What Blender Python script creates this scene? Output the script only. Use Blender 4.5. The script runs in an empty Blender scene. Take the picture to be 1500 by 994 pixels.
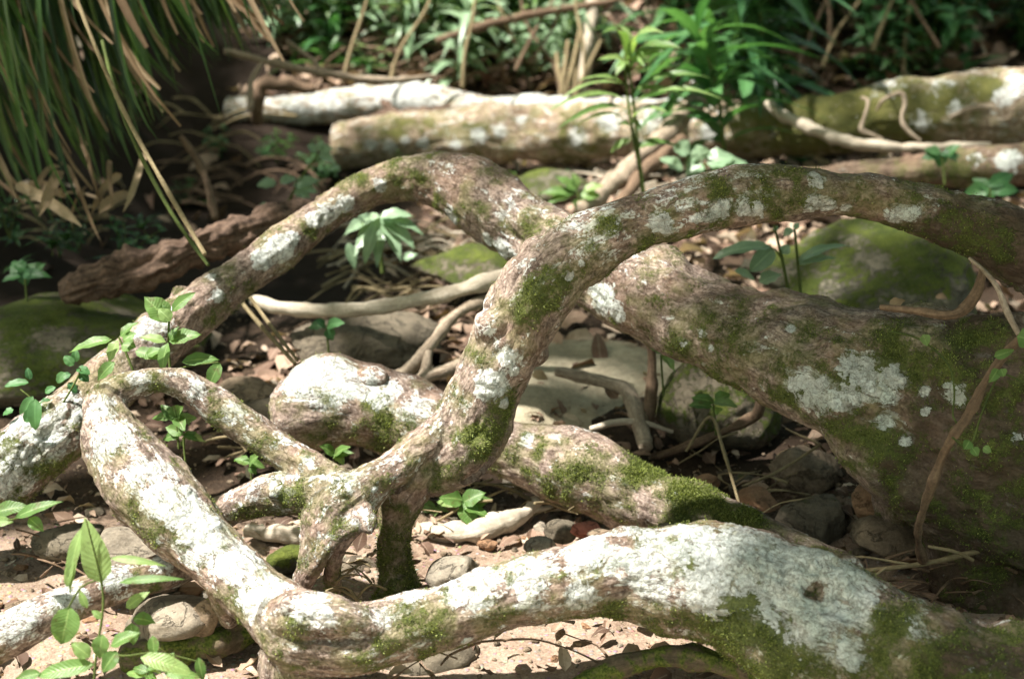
import bpy, math, random
import numpy as np
from mathutils import Vector
R0 = random.Random(7)
NR = np.random.default_rng(11)
S = bpy.context.scene
COL = S.collection
# ------------------------------------------------------------------ camera model
W0, H0, FPX = 1500.0, 994.0, 1500*50/36.0
CAMH, PITCH = 1.35, math.radians(20)
FW = np.array([0, math.cos(PITCH), -math.sin(PITCH)])
UP = np.array([0, math.sin(PITCH), math.cos(PITCH)])
RT = np.array([1.0, 0, 0])
CP = np.array([0, 0, CAMH])
def P(px, py, d):                     # photo pixel at a depth -> world point
    return CP + d*(FW + (px-W0/2)/FPX*RT + (H0/2-py)/FPX*UP)
def proj(V):
    q = V-CP
    d = q@FW
    return W0/2+FPX*(q@RT)/d, H0/2-FPX*(q@UP)/d, d
SUN = np.array([-0.42, -0.07, 0.88]); SUN /= np.linalg.norm(SUN)

# ------------------------------------------------------------------ noise
def _h(ix, iy, iz):
    h = (ix*374761393 + iy*668265263 + iz*2147483647 + 1274126177) & 0xffffffff
    h = ((h ^ (h >> 13))*1274126177) & 0xffffffff
    h = ((h ^ (h >> 16))*2246822519) & 0xffffffff
    return ((h ^ (h >> 15)) & 0xffff)/32767.5-1
def vn(p):
    i = np.floor(p).astype(np.int64); f = p-i
    u = f*f*f*(f*(f*6-15)+10)
    x, y, z = i[:, 0], i[:, 1], i[:, 2]
    a = [[[ _h(x+i_, y+j_, z+k_) for k_ in (0, 1)] for j_ in (0, 1)] for i_ in (0, 1)]
    ux, uy, uz = u[:, 0], u[:, 1], u[:, 2]
    l = lambda q, w, t: q+(w-q)*t
    return l(l(l(a[0][0][0], a[1][0][0], ux), l(a[0][1][0], a[1][1][0], ux), uy),
             l(l(a[0][0][1], a[1][0][1], ux), l(a[0][1][1], a[1][1][1], ux), uy), uz)
def fbm(p, o=4, g=.5):
    s = 0; a = 1.0; t = 0
    for k in range(o):
        s = s+a*vn(p*2**k+17.3*k); t += a; a *= g
    return s/t
def ss(a, b, x):
    t = np.clip((x-a)/(b-a), 0, 1); return t*t*(3-2*t)

# ------------------------------------------------------------------ objects
def mesh(name, V, polys, attrs=None, smooth=True):
    """V (n,3); polys: list of integer arrays (m,k)"""
    me = bpy.data.meshes.new(name)
    V = np.asarray(V, np.float32)
    me.vertices.add(len(V)); me.vertices.foreach_set('co', V.ravel())
    idx = np.concatenate([np.asarray(p).ravel() for p in polys if len(p)])
    cnt = np.concatenate([np.full(len(p), np.asarray(p).shape[1]) for p in polys if len(p)])
    me.loops.add(len(idx)); me.loops.foreach_set('vertex_index', idx.astype(np.int32))
    me.polygons.add(len(cnt))
    me.polygons.foreach_set('loop_start', (np.cumsum(cnt)-cnt).astype(np.int32))
    me.polygons.foreach_set('loop_total', cnt.astype(np.int32))
    me.polygons.foreach_set('use_smooth', np.full(len(cnt), smooth))
    me.update(calc_edges=True)
    for k, a in (attrs or {}).items():
        a = np.asarray(a, np.float32)
        if a.ndim == 1:
            me.attributes.new(k, 'FLOAT', 'POINT').data.foreach_set('value', a)
        else:
            me.attributes.new(k, 'FLOAT_VECTOR', 'POINT').data.foreach_set('vector', a.ravel())
    return me
def link(name, me, mat, parent=None):
    o = bpy.data.objects.new(name, me); COL.objects.link(o)
    if mat and not me.materials: me.materials.append(mat)
    if parent is not None:
        o.parent = parent; o.location = -Vector(parent.location)
    return o
def tag(o, label, cat, group=None, kind=None):
    o['label'] = label; o['category'] = cat
    if group: o['group'] = group
    if kind: o['kind'] = kind
    return o
def empty(name, loc, label, cat, group=None):
    o = bpy.data.objects.new(name, None); COL.objects.link(o)
    o.location = Vector([float(v) for v in loc]); o.empty_display_size = .05
    return tag(o, label, cat, group)
def copy_thing(root, label=None, group=None):
    r = root.copy(); COL.objects.link(r)
    if label: r['label'] = label
    if group: r['group'] = group
    for ch in list(root.children):
        c = ch.copy(); COL.objects.link(c); c.parent = r
    return r

# ------------------------------------------------------------------ materials
class NT:
    def __init__(s, name):
        s.m = bpy.data.materials.new(name); s.m.use_nodes = True
        s.t = s.m.node_tree; s.n = s.t.nodes; s.n.clear()
        s.out = s.n.new('ShaderNodeOutputMaterial')
        s.m.cycles.displacement_method = 'BUMP' if hasattr(s.m.cycles, 'displacement_method') else 'BUMP'
    def node(s, typ, **kw):
        n = s.n.new(typ)
        for k, v in kw.items(): setattr(n, k, v)
        return n
    def set(s, sock, v):
        if isinstance(v, bpy.types.NodeSocket): s.t.links.new(v, sock)
        elif v is not None:
            if sock.type == 'RGBA' and len(v) == 3: v = (*v, 1)
            sock.default_value = v
    def attr(s, name, vec=False):
        n = s.node('ShaderNodeAttribute', attribute_name=name)
        return n.outputs['Vector'] if vec else n.outputs['Fac']
    def pos(s): return s.node('ShaderNodeNewGeometry').outputs['Position']
    def objc(s): return s.node('ShaderNodeTexCoord').outputs['Object']
    def noise(s, vec, scale, detail=4, rough=.55, dist=0, col=False):
        n = s.node('ShaderNodeTexNoise'); s.set(n.inputs['Vector'], vec)
        n.inputs['Scale'].default_value = scale; n.inputs['Detail'].default_value = detail
        n.inputs['Roughness'].default_value = rough; n.inputs['Distortion'].default_value = dist
        return n.outputs['Color' if col else 'Fac']
    def vor(s, vec, scale, feat='F1', out='Distance', rnd=1):
        n = s.node('ShaderNodeTexVoronoi', feature=feat); s.set(n.inputs['Vector'], vec)
        n.inputs['Scale'].default_value = scale; n.inputs['Randomness'].default_value = rnd
        return n.outputs[out]
    def math(s, op, a, b=None, c=None, clamp=False):
        n = s.node('ShaderNodeMath', operation=op, use_clamp=clamp)
        for i, v in enumerate((a, b, c)):
            if v is not None: s.set(n.inputs[i], v)
        return n.outputs[0]
    def scale(s, vec, xyz):
        n = s.node('ShaderNodeVectorMath', operation='MULTIPLY'); s.set(n.inputs[0], vec)
        n.inputs[1].default_value = xyz; return n.outputs[0]
    def step(s, v, lo, hi):
        n = s.node('ShaderNodeMapRange', interpolation_type='SMOOTHSTEP'); s.set(n.inputs[0], v)
        n.inputs[1].default_value = lo; n.inputs[2].default_value = hi; return n.outputs[0]
    def mix(s, f, a, b, mode='MIX'):
        n = s.node('ShaderNodeMix', data_type='RGBA', blend_type=mode)
        s.set(n.inputs[0], f); s.set(n.inputs[6], a); s.set(n.inputs[7], b); return n.outputs[2]
    def ramp(s, f, stops):
        n = s.node('ShaderNodeValToRGB'); s.set(n.inputs[0], f); e = n.color_ramp.elements
        while len(e) < len(stops): e.new(.5)
        for q, (p_, c) in zip(e, stops): q.position = p_; q.color = (*c, 1)
        return n.outputs[0]
    def bump(s, h, strength, dist, normal=None):
        n = s.node('ShaderNodeBump'); s.set(n.inputs['Height'], h)
        n.inputs['Strength'].default_value = strength; n.inputs['Distance'].default_value = dist
        if normal is not None: s.set(n.inputs['Normal'], normal)
        return n.outputs[0]
    def bsdf(s, col, rough=.8, normal=None, spec=.3):
        n = s.node('ShaderNodeBsdfPrincipled'); s.set(n.inputs['Base Color'], col)
        s.set(n.inputs['Roughness'], rough); n.inputs['Specular IOR Level'].default_value = spec
        if normal is not None: s.set(n.inputs['Normal'], normal)
        return n.outputs[0]
    def fin(s, sh):
        s.t.links.new(sh, s.out.inputs['Surface']); return s.m

def bark_mat(name, dark=(.095, .064, .050), light=(.36, .28, .235), lich=(.67, .69, .665), moss1=(.030, .044, .010),
             moss2=(.17, .195, .05), warm=.35, sp=1.0):
    t = NT(name); p = t.pos(); b = t.attr('bark', True)
    la = t.attr('lichen'); ma = t.attr('moss')
    grain = t.noise(t.scale(b, (42, 62, 62)), 1, 6, .66, .5)
    fine = t.noise(p, 170, 4, .65)
    mid = t.noise(p, 30, 5, .6)
    big = t.noise(p, 7, 3, .5)
    crack = t.vor(t.scale(b, (14, 48, 48)), 1, 'DISTANCE_TO_EDGE')
    crk = t.step(crack, .0, .09)
    g = t.math('ADD', t.math('MULTIPLY', grain, .55), t.math('MULTIPLY', fine, .45))
    base = t.ramp(g, [(.40, dark), (.49, tuple(.5*(x+y) for x, y in zip(dark, light))), (.57, light), (.70, tuple(min(1, x*1.5) for x in light))])
    base = t.mix(t.math('MULTIPLY', t.step(big, .46, .64), warm), base, (.25, .145, .095))
    base = t.mix(t.math('MULTIPLY', t.math('SUBTRACT', 1.0, crk), .28), base, tuple(x*.55 for x in dark))
    ln2 = t.math('SUBTRACT', 1.0, t.step(t.math('ABSOLUTE', t.math('SUBTRACT', t.noise(t.scale(b, (15, 36, 36)), 1, 6, .62, .8), .5)), 0, .03))
    base = t.mix(t.math('MULTIPLY', ln2, .42), base, tuple(x*.4 for x in dark))
    # pale crustose film, thin and speckled
    fb = t.noise(t.scale(b, (20, 44, 44)), 1, 6, .62, .6)
    film = t.math('ADD', t.math('MULTIPLY', t.math('SUBTRACT', fb, .5), 2.3), t.math('MULTIPLY', t.math('SUBTRACT', fine, .5), 1.0))
    film = t.math('ADD', film, t.math('ADD', t.math('MULTIPLY', la, 1.0), -.31*sp))
    filmm = t.step(film, .02, .22)
    base = t.mix(t.math('MULTIPLY', t.math('MULTIPLY', filmm, t.math('SUBTRACT', 1.0, t.math('MULTIPLY', ln2, .8))), .85), base, t.mix(t.step(fine, .4, .6), tuple(.70*x for x in lich), tuple(.98*x for x in lich)))
    gf = t.math('MULTIPLY', t.step(t.math('ADD', t.noise(p, 13, 5, .65), t.math('MULTIPLY', ma, .34)), .48, .74), .52)
    base = t.mix(gf, base, t.mix(fine, (.10, .105, .035), (.24, .235, .095)))
    da = t.step(t.math('ADD', t.attr('painted_shade'), t.math('MULTIPLY', t.math('SUBTRACT', t.noise(p, 16, 6, .7), .5), 1.3)), .30, .75)  # painted shade: darkens the bark where the tree base falls into shadow
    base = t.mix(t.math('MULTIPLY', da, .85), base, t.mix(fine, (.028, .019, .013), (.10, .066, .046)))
    # moss
    mn = t.noise(p, 34, 7, .76)
    mm = t.math('ADD', ma, t.math('MULTIPLY', t.math('SUBTRACT', mn, .5), 1.5))
    mm = t.math('ADD', mm, t.math('MULTIPLY', t.math('SUBTRACT', t.noise(p, 150, 4, .7), .5), 1.5))
    mmask = t.step(mm, .34, .80)
    mcol = t.ramp(t.math('ADD', t.math('MULTIPLY', t.noise(p, 260, 3, .7), .6), t.math('MULTIPLY', t.noise(p, 18, 3), .4)), [(.34, moss1), (.52, tuple(.5*(x+y) for x, y in zip(moss1, moss2))), (.68, moss2)])
    base = t.mix(t.math('MULTIPLY', mmask, .92), base, mcol)
    # thick lichen crust
    ln = t.noise(p, 42, 7, .66)
    lm = t.math('ADD', la, t.math('MULTIPLY', t.math('SUBTRACT', ln, .5), 2.7))
    lm = t.math('ADD', lm, t.math('SUBTRACT', t.math('MULTIPLY', t.math('SUBTRACT', t.noise(p, 11, 2), .5), .7), t.math('MULTIPLY', ln2, .22)))
    lmask = t.step(lm, .60, .68)
    lcr = t.noise(p, 120, 5, .7)
    lcol = t.mix(t.step(lcr, .38, .56), tuple(x*.72 for x in lich), lich)
    lcol = t.mix(t.math('MULTIPLY', t.step(t.noise(p, 15, 3), .5, .68), .5), lcol, (.50, .56, .50))
    lcol = t.mix(t.math('MULTIPLY', t.math('SUBTRACT', 1.0, t.step(t.vor(p, 85, 'DISTANCE_TO_EDGE'), 0, .07)), .3), lcol, (.26, .24, .18))
    ck = t.math('SUBTRACT', 1.0, t.step(t.math('ABSOLUTE', t.math('SUBTRACT', t.noise(p, 52, 5, .6, .5), .5)), 0, .035))
    lcol = t.mix(t.math('MULTIPLY', ck, .55), lcol, (.21, .20, .15))
    base = t.mix(lmask, base, lcol)
    h = t.math('ADD', t.math('MULTIPLY', g, .9), t.math('MULTIPLY', crk, .14))
    h = t.math('SUBTRACT', t.math('ADD', h, t.math('MULTIPLY', filmm, .12)), t.math('MULTIPLY', ln2, .3))
    h = t.math('ADD', h, t.math('MULTIPLY', lmask, t.math('ADD', t.math('SUBTRACT', .5, t.math('MULTIPLY', ck, .5)), t.math('MULTIPLY', lcr, 1.3))))
    h = t.math('ADD', h, t.math('MULTIPLY', mmask, t.math('MULTIPLY', t.noise(p, 240, 4, .75), 1.6)))
    return t.fin(t.bsdf(base, t.math('ADD', .72, t.math('MULTIPLY', mid, .3)), t.bump(h, .75, .005), .22))

def leaf_mat(name, cols, trans=.35, rough=.42, rib=.35, blot=.0):
    t = NT(name); r = t.attr('rnd'); sa = t.attr('across'); p = t.pos()
    n = len(cols)
    c = t.ramp(r, [(i/(max(1, n-1)), cc) for i, cc in enumerate(cols)])
    c = t.mix(t.math('MULTIPLY', t.math('SUBTRACT', 1.0, t.step(t.math('ABSOLUTE', sa), .02, .12)), rib), c, tuple(min(1, x*1.8+.03) for x in cols[-1]))
    c = t.mix(.5, c, t.ramp(t.noise(p, 45, 4), [(.3, (.55, .55, .5)), (.7, (1, 1, 1))]), 'MULTIPLY')
    if blot: c = t.mix(t.math('MULTIPLY', t.step(t.noise(p, 60, 4, .7), .55, .66), blot), c, (.10, .05, .025))
    ve = t.math('SINE', t.math('MULTIPLY', t.math('ADD', t.attr('along'), t.math('MULTIPLY', t.math('ABSOLUTE', sa), -.16)), 75))
    nb = t.bump(t.math('ADD', t.math('MULTIPLY', ve, .25), t.noise(p, 90, 3)), .25, .003)
    a = t.bsdf(c, rough, nb, .4)
    tr = t.node('ShaderNodeBsdfTranslucent'); t.set(tr.inputs[0], t.mix(.5, c, (.5, .7, .12), 'MULTIPLY') if trans > .2 else c)
    t.set(tr.inputs[0], t.mix(1.0, c, (1.5, 1.55, .8), 'MULTIPLY'))
    m = t.node('ShaderNodeMixShader'); m.inputs[0].default_value = trans
    t.t.links.new(a, m.inputs[1]); t.t.links.new(tr.outputs[0], m.inputs[2])
    return t.fin(m.outputs[0])

def wood_mat(name, dark, light, moss=0.0, scale=1):
    t = NT(name); b = t.attr('bark', True); p = t.pos()
    g = t.noise(t.scale(b, (14*scale, 110*scale, 110*scale)), 1, 5, .65, .3)
    f = t.noise(p, 120, 4, .7)
    k = t.math('ADD', t.math('MULTIPLY', g, .6), t.math('MULTIPLY', f, .4))
    c = t.ramp(k, [(.36, dark), (.52, tuple(.45*(x+y) for x, y in zip(dark, light))), (.66, light)])
    if moss:
        mk = t.step(t.math('ADD', t.noise(p, 26, 5, .65), moss-.5), .5, .62)
        c = t.mix(mk, c, t.ramp(t.noise(p, 220, 3), [(.35, (.03, .05, .008)), (.65, (.13, .15, .03))]))
    return t.fin(t.bsdf(c, .85, t.bump(k, .8, .004), .2))

def stone_mat(name, a, b, moss=0.0, crack=.5, moss_col=((.032, .052, .008), (.15, .18, .03))):
    t = NT(name); p = t.pos(); ma = t.attr('moss')
    n1 = t.noise(p, 9, 5, .6); n2 = t.noise(p, 110, 6, .78)
    oi = t.node('ShaderNodeObjectInfo').outputs['Random']
    k = t.math('ADD', t.math('MULTIPLY', n1, .55), t.math('MULTIPLY', n2, .45))
    c = t.ramp(k, [(.38, a), (.58, b)])
    c = t.mix(t.math('MULTIPLY', oi, .22), c, (.22, .13, .075))
    rc = t.math('SUBTRACT', 1.0, t.step(t.math('ABSOLUTE', t.math('SUBTRACT', t.noise(p, 11, 6, .6, .6), .5)), 0, .018))
    c = t.mix(t.math('MULTIPLY', rc, crack), c, tuple(x*.3 for x in a))
    st = t.step(t.noise(t.scale(p, (1, 1, 5)), 22, 4), .5, .66)
    c = t.mix(t.math('MULTIPLY', st, .3), c, tuple(x*.5 for x in a))
    h = t.math('SUBTRACT', k, t.math('MULTIPLY', rc, crack*.6))
    if moss:
        nz = t.node('ShaderNodeSeparateXYZ'); t.t.links.new(t.node('ShaderNodeNewGeometry').outputs['Normal'], nz.inputs[0])
        mk = t.math('ADD', t.math('MULTIPLY', nz.outputs[2], .25), t.math('ADD', t.math('MULTIPLY', t.math('SUBTRACT', t.noise(p, 8, 5, .62), .5), 1.8), t.math('MULTIPLY', t.math('SUBTRACT', t.noise(p, 70, 5, .75), .5), 1.2)))
        mk = t.step(t.math('ADD', mk, moss-.35), .30, .55)
        c = t.mix(mk, c, t.ramp(t.math('ADD', t.math('MULTIPLY', t.noise(p, 190, 4, .75), .6), t.math('MULTIPLY', t.noise(p, 14, 3), .4)), [(.36, moss_col[0]), (.64, moss_col[1])]))
        h = t.math('ADD', h, t.math('MULTIPLY', mk, t.noise(p, 170, 4, .8)))
    return t.fin(t.bsdf(c, .8, t.bump(h, .9, .011), .25))

M = {}
M['bark'] = bark_mat('mottled_bark')
M['bark_brown'] = bark_mat('brown_bark', (.075, .048, .032), (.25, .18, .132), sp=1.5)
M['bark_log'] = bark_mat('pale_log_bark', (.15, .105, .07), (.40, .32, .235), moss2=(.20, .19, .05), warm=.25)
M['bark_rot'] = wood_mat('rotten_wood', (.022, .014, .010), (.215, .14, .10))
M['stick'] = wood_mat('weathered_stick', (.15, .11, .075), (.46, .38, .29))
M['stick_pale'] = wood_mat('bleached_stick', (.30, .25, .19), (.62, .55, .44))
M['stick_brown'] = wood_mat('brown_twig', (.07, .045, .03), (.26, .175, .115))
M['vine'] = wood_mat('dry_vine', (.14, .105, .055), (.36, .29, .17))
M['vine_green'] = wood_mat('green_vine', (.03, .045, .012), (.10, .13, .035))
M['stem'] = wood_mat('plant_stem', (.045, .06, .015), (.12, .16, .04))
M['mosswood'] = wood_mat('mossy_wood', (.05, .038, .025), (.20, .15, .10), moss=.55)
M['rock'] = stone_mat('grey_rock', (.13, .115, .09), (.34, .30, .235))
M['rock_flat'] = stone_mat('silty_slab', (.23, .20, .135), (.45, .40, .285), moss=.12, crack=.1, moss_col=((.11, .11, .06), (.20, .19, .10)))
M['rock_brown'] = stone_mat('brown_rock', (.09, .068, .046), (.30, .225, .155))
M['rock_red'] = stone_mat('red_rock', (.26, .07, .05), (.46, .16, .12))
M['rock_orange'] = stone_mat('orange_rock', (.16, .085, .045), (.36, .21, .12))
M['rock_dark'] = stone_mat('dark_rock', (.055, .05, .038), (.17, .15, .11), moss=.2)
M['rock_moss'] = stone_mat('mossy_rock', (.06, .055, .042), (.20, .18, .13), moss=.62)
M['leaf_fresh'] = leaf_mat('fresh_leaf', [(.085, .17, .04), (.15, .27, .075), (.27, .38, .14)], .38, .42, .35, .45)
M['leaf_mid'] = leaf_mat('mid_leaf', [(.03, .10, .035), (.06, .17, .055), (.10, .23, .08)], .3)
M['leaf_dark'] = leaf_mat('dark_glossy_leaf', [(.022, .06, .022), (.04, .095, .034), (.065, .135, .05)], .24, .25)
M['leaf_blue'] = leaf_mat('pale_glossy_leaf', [(.19, .30, .18), (.31, .43, .28)], .25, .28)
M['leaf_strap'] = leaf_mat('strap_leaf', [(.012, .032, .006), (.024, .06, .010), (.045, .10, .016), (.11, .20, .035)], .22, .28, .1)
M['leaf_dry'] = leaf_mat('dry_strap_leaf', [(.16, .10, .055), (.28, .19, .115), (.40, .30, .19)], .2, .7, .1)
M['litter'] = leaf_mat('fallen_leaf', [(.06, .034, .022), (.17, .10, .068), (.30, .195, .14), (.42, .30, .22), (.55, .45, .35)], .12, .75, .15, .3)
M['moss'] = leaf_mat('moss_tuft', [(.04, .06, .014), (.12, .155, .036), (.23, .27, .065), (.32, .36, .11)], .3, .7, 0)
M['canopy'] = leaf_mat('canopy_leaf', [(.03, .08, .02), (.05, .11, .03)], .3)

# ground: sand, silt and humus
def ground_mat():
    t = NT('creek_bed_ground'); p = t.pos(); hu = t.attr('humus_shade')
    n1 = t.noise(p, 3.2, 5, .6); n2 = t.noise(p, 40, 5, .7); n3 = t.noise(p, 260, 3, .7)
    k = t.math('ADD', t.math('ADD', t.math('MULTIPLY', n1, .35), t.math('MULTIPLY', n2, .35)), t.math('MULTIPLY', n3, .3))
    sand = t.ramp(k, [(.38, (.10, .066, .045)), (.5, (.25, .182, .135)), (.60, (.38, .30, .235))])
    peb = t.vor(p, 75, 'F1', 'Color')
    sand = t.mix(t.math('MULTIPLY', t.step(t.vor(p, 75), .34, .20), .35), sand, t.mix(.6, peb, (.30, .20, .14)))
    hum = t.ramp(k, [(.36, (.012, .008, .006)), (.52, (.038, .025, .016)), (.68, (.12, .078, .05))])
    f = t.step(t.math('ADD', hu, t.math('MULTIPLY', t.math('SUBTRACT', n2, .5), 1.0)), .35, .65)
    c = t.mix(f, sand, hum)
    c = t.mix(t.step(hu, 1.05, 1.5), c, t.mix(n2, (.006, .004, .003), (.03, .02, .013)))  # near-black tone paints the hollow's shade into the soil
    h = t.math('ADD', t.math('MULTIPLY', k, 1.0), t.math('MULTIPLY', t.step(t.vor(p, 75), .45, .1), .35))
    return t.fin(t.bsdf(c, .92, t.bump(h, .8, .008), .15))
M['ground'] = ground_mat()

# ------------------------------------------------------------------ terrain
def gz(x, y):
    x = np.asarray(x, float); y = np.asarray(y, float)
    sh = np.broadcast(x, y).shape
    xx = np.broadcast_to(x, sh).ravel(); yy = np.broadcast_to(y, sh).ravel()
    q = np.stack([xx, yy, 0*xx], 1)
    z = .05*fbm(q*1.1, 3)+.014*fbm(q*6+5, 3)
    ed = 6.25+.3*vn(q*.8+3)
    up = np.clip(yy-ed, 0, 12)
    z = z+up*.52+.18*np.clip(up, 0, .7)*fbm(q*2.1+9, 3)
    z = z+ss(-1.35, -2.3, xx)*ss(4.0, 5.2, yy)*.75
    z = z+.16*np.exp(-((xx-1.15)/.38)**2-((yy-2.75)/.35)**2)
    z = z-.16*ss(-.35, -.7, xx)*ss(3.9, 4.4, yy)*ss(6.1, 5.6, yy)
    z = z+.10*ss(1.15, 2.2, xx)*ss(2.6, 4, yy)
    return z.reshape(sh)
def gp(px, py, up=0.0):               # where the view ray of a pixel meets the terrain (+up)
    d = np.arange(1.6, 14, .012)
    q = CP+d[:, None]*(FW+(px-W0/2)/FPX*RT+(H0/2-py)/FPX*UP)
    k = q[:, 2] <= gz(q[:, 0], q[:, 1])+up
    return float(d[k.argmax()]) if k.any() else 14.0
gx = np.concatenate([-np.geomspace(60, 3.2, 26), np.linspace(-3.1, 3.1, 280), np.geomspace(3.2, 60, 26)])
gy = np.concatenate([-np.geomspace(40, 1, 14), np.linspace(-.6, 1.3, 20), np.linspace(1.35, 8.6, 340), np.geomspace(8.8, 90, 30)])
GX, GY = np.meshgrid(gx, gy)
GZ = gz(GX, GY)
q = np.stack([GX.ravel(), GY.ravel(), 0*GX.ravel()], 1)
near = ((np.abs(GX) < 3.1) & (GY > 1.3) & (GY < 8.6)).ravel()
GZ = GZ.ravel(); GZ[near] += .006*fbm(q[near]*22, 3)
nx, ny = len(gx), len(gy)
ii = (np.arange(ny-1)[:, None]*nx+np.arange(nx-1)[None]).ravel()
xx, yy = GX.ravel(), GY.ravel()
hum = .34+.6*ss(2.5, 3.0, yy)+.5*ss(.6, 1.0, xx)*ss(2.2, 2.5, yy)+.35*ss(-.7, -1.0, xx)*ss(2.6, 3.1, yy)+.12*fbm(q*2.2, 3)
hum = np.clip(hum, 0, 1.0)+.8*ss(-.3, -.55, xx)*ss(3.7, 4.1, yy)*ss(6.4, 6.1, yy)+.9*ss(-1.0, -1.15, xx)*ss(5.5, 6, yy)*ss(8.6, 7.8, yy)+.5*ss(-.9, -1.2, xx)*ss(3.2, 3.7, yy)  # the added terms darken the soil to paint shade in the hollow
gme = mesh('ground', np.stack([xx, yy, GZ], 1), [np.stack([ii, ii+1, ii+nx+1, ii+nx], 1)], {'humus_shade': hum})
g = link('ground', gme, M['ground']); g['kind'] = 'structure'

# ------------------------------------------------------------------ tubes
def dense(pts, step=.012):
    """Catmull-Rom through (x,y,z,r) rows -> dense rows"""
    p = np.asarray(pts, float)
    p = np.vstack([2*p[0]-p[1], p, 2*p[-1]-p[-2]]); p[:, 3] = np.maximum(p[:, 3], 1e-4)
    out = []
    for i in range(1, len(p)-2):
        n = max(2, int(np.linalg.norm(p[i+1, :3]-p[i, :3])/step))
        t = np.linspace(0, 1, n, endpoint=False)[:, None]
        a, b, c, d = p[i-1], p[i], p[i+1], p[i+2]
        out.append(.5*(2*b+(c-a)*t+(2*a-5*b+4*c-d)*t*t+(3*b-a-3*c+d)*t**3))
    out.append(p[-2][None]); o = np.vstack(out); o[:, 3] = np.maximum(o[:, 3], 5e-4)
    return o
def pxs(rows):                         # rows (px,py,depth,radius px)
    return [np.append(P(x, y, d), r*d/FPX) for x, y, d, r in rows]
def frames(c):
    t = np.gradient(c, axis=0); t /= np.linalg.norm(t, axis=1)[:, None]+1e-12
    a = np.zeros_like(t); u = np.array([0, 0, 1.0]) if abs(t[0, 2]) < .9 else np.array([1.0, 0, 0])
    for i in range(len(t)):
        u = u-t[i]*(u@t[i]); u /= np.linalg.norm(u); a[i] = u
    return t, a, np.cross(t, a)
def tube(rows, n=12, step=.012, lump=.0, ridge=.0, cap=(.6, .6), seed=0, lf=6, rf=60):
    s = dense(rows, step); c, r = s[:, :3], s[:, 3]
    t, a, b = frames(c); u = np.concatenate([[0], np.cumsum(np.linalg.norm(np.diff(c, axis=0), axis=1))])
    k = 5; C, Rr, T, A, B, U = [], [], [], [], [], []
    for j in range(k):                 # rounded start
        w = math.pi/2*(j/k); C.append(c[0]-t[0]*r[0]*cap[0]*math.cos(w)); Rr.append(max(r[0]*math.sin(w), r[0]*.02)); T.append(t[0]); A.append(a[0]); B.append(b[0]); U.append(u[0]-r[0]*math.cos(w))
    for j in range(len(c)): C.append(c[j]); Rr.append(r[j]); T.append(t[j]); A.append(a[j]); B.append(b[j]); U.append(u[j])
    for j in range(k-1, -1, -1):
        w = math.pi/2*(j/k); C.append(c[-1]+t[-1]*r[-1]*cap[1]*math.cos(w)); Rr.append(max(r[-1]*math.sin(w), r[-1]*.02)); T.append(t[-1]); A.append(a[-1]); B.append(b[-1]); U.append(u[-1]+r[-1]*math.cos(w))
    C, Rr, A, B, U, T = map(np.array, (C, Rr, A, B, U, T)); m = len(C)
    th = np.linspace(0, 2*math.pi, n, endpoint=False)
    rad = np.cos(th)[None, :, None]*A[:, None]+np.sin(th)[None, :, None]*B[:, None]
    bark = np.stack([np.broadcast_to(U[:, None], (m, n)), np.cos(th)[None]*Rr[:, None], np.sin(th)[None]*Rr[:, None]], 2).reshape(-1, 3)
    dr = np.zeros(m*n); V0 = (C[:, None]+rad*Rr[:, None, None]).reshape(-1, 3)
    if lump: dr += lump*np.repeat(Rr, n)*fbm(V0*lf+seed*7.7, 3)
    if ridge:
        dr += ridge*(np.abs(vn(bark*[rf*.22, rf, rf]+seed))*-1+.4)+.5*ridge*fbm(bark*[rf, rf*2.5, rf*2.5]+seed, 2)
    V = V0+rad.reshape(-1, 3)*dr[:, None]
    i = (np.arange(m-1)[:, None]*n+np.arange(n)[None]).ravel(); j = (np.arange(m-1)[:, None]*n+(np.arange(n)[None]+1) % n).ravel()
    F = np.stack([i, j, j+n, i+n], 1)
    caps = [np.arange(n)[::-1][None], (np.arange(n)+(m-1)*n)[None]]
    return V, [F]+caps, bark+np.array([seed*3.1, 0, 0])
def merge(parts):
    V, fs, B, off = [], [], [], 0
    for v, f, b in parts:
        V.append(v); B.append(b); fs += [q_+off for q_ in f]; off += len(v)
    return np.vstack(V), fs, np.vstack(B)
def spots(V, N, lst, base=0.0):
    out = np.full(len(V), float(base))
    if not lst: return out
    x, y, d = proj(V); face = np.einsum('ij,ij->i', N, V-CP) < 0
    for s in lst:
        px, py, r, st = s
        e = (x-px)**2+(y-py)**2+np.where(face, 0, 1e6)
        k = np.argsort(e)[:40]; k = k[np.argmin(d[k]+np.sqrt(e[k])*.02)]
        rw = r*d[k]/FPX
        dd = np.linalg.norm(V-V[k], axis=1)/rw
        v = np.clip(1.5-dd, 0, 1)*abs(st)
        out = np.maximum(out, v) if st > 0 else out-v
    return np.clip(out, -1, 1)
def vnormals(V, polys):
    N = np.zeros_like(V)
    for f in polys:
        if f.shape[1] > 6: continue
        a = np.cross(V[f[:, 2]]-V[f[:, 0]], V[f[:, -1]]-V[f[:, 1]])
        for c in range(f.shape[1]): np.add.at(N, f[:, c], a)
    return N/(np.linalg.norm(N, axis=1)[:, None]+1e-12)
def log(name, rows, mat, n=64, step=.01, lump=.35, ridge=.004, cap=(.4, .4), seed=0, lich=(), moss=(), lb=0, mb=0, parent=None, lf=6, rf=60, tuft=0):
    V, F, B = tube(pxs(rows), n, step, lump, ridge, cap, seed, lf, rf)
    N = vnormals(V, F)
    mv = spots(V, N, moss, mb)+.75*fbm(V*30+7, 5)
    o = link(name, mesh(name, V, F, {'bark': B, 'lichen': spots(V, N, lich, lb), 'moss': mv}), mat, parent)
    if tuft: tufts('moss', V, N, mv, o, tuft)
    return o

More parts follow.
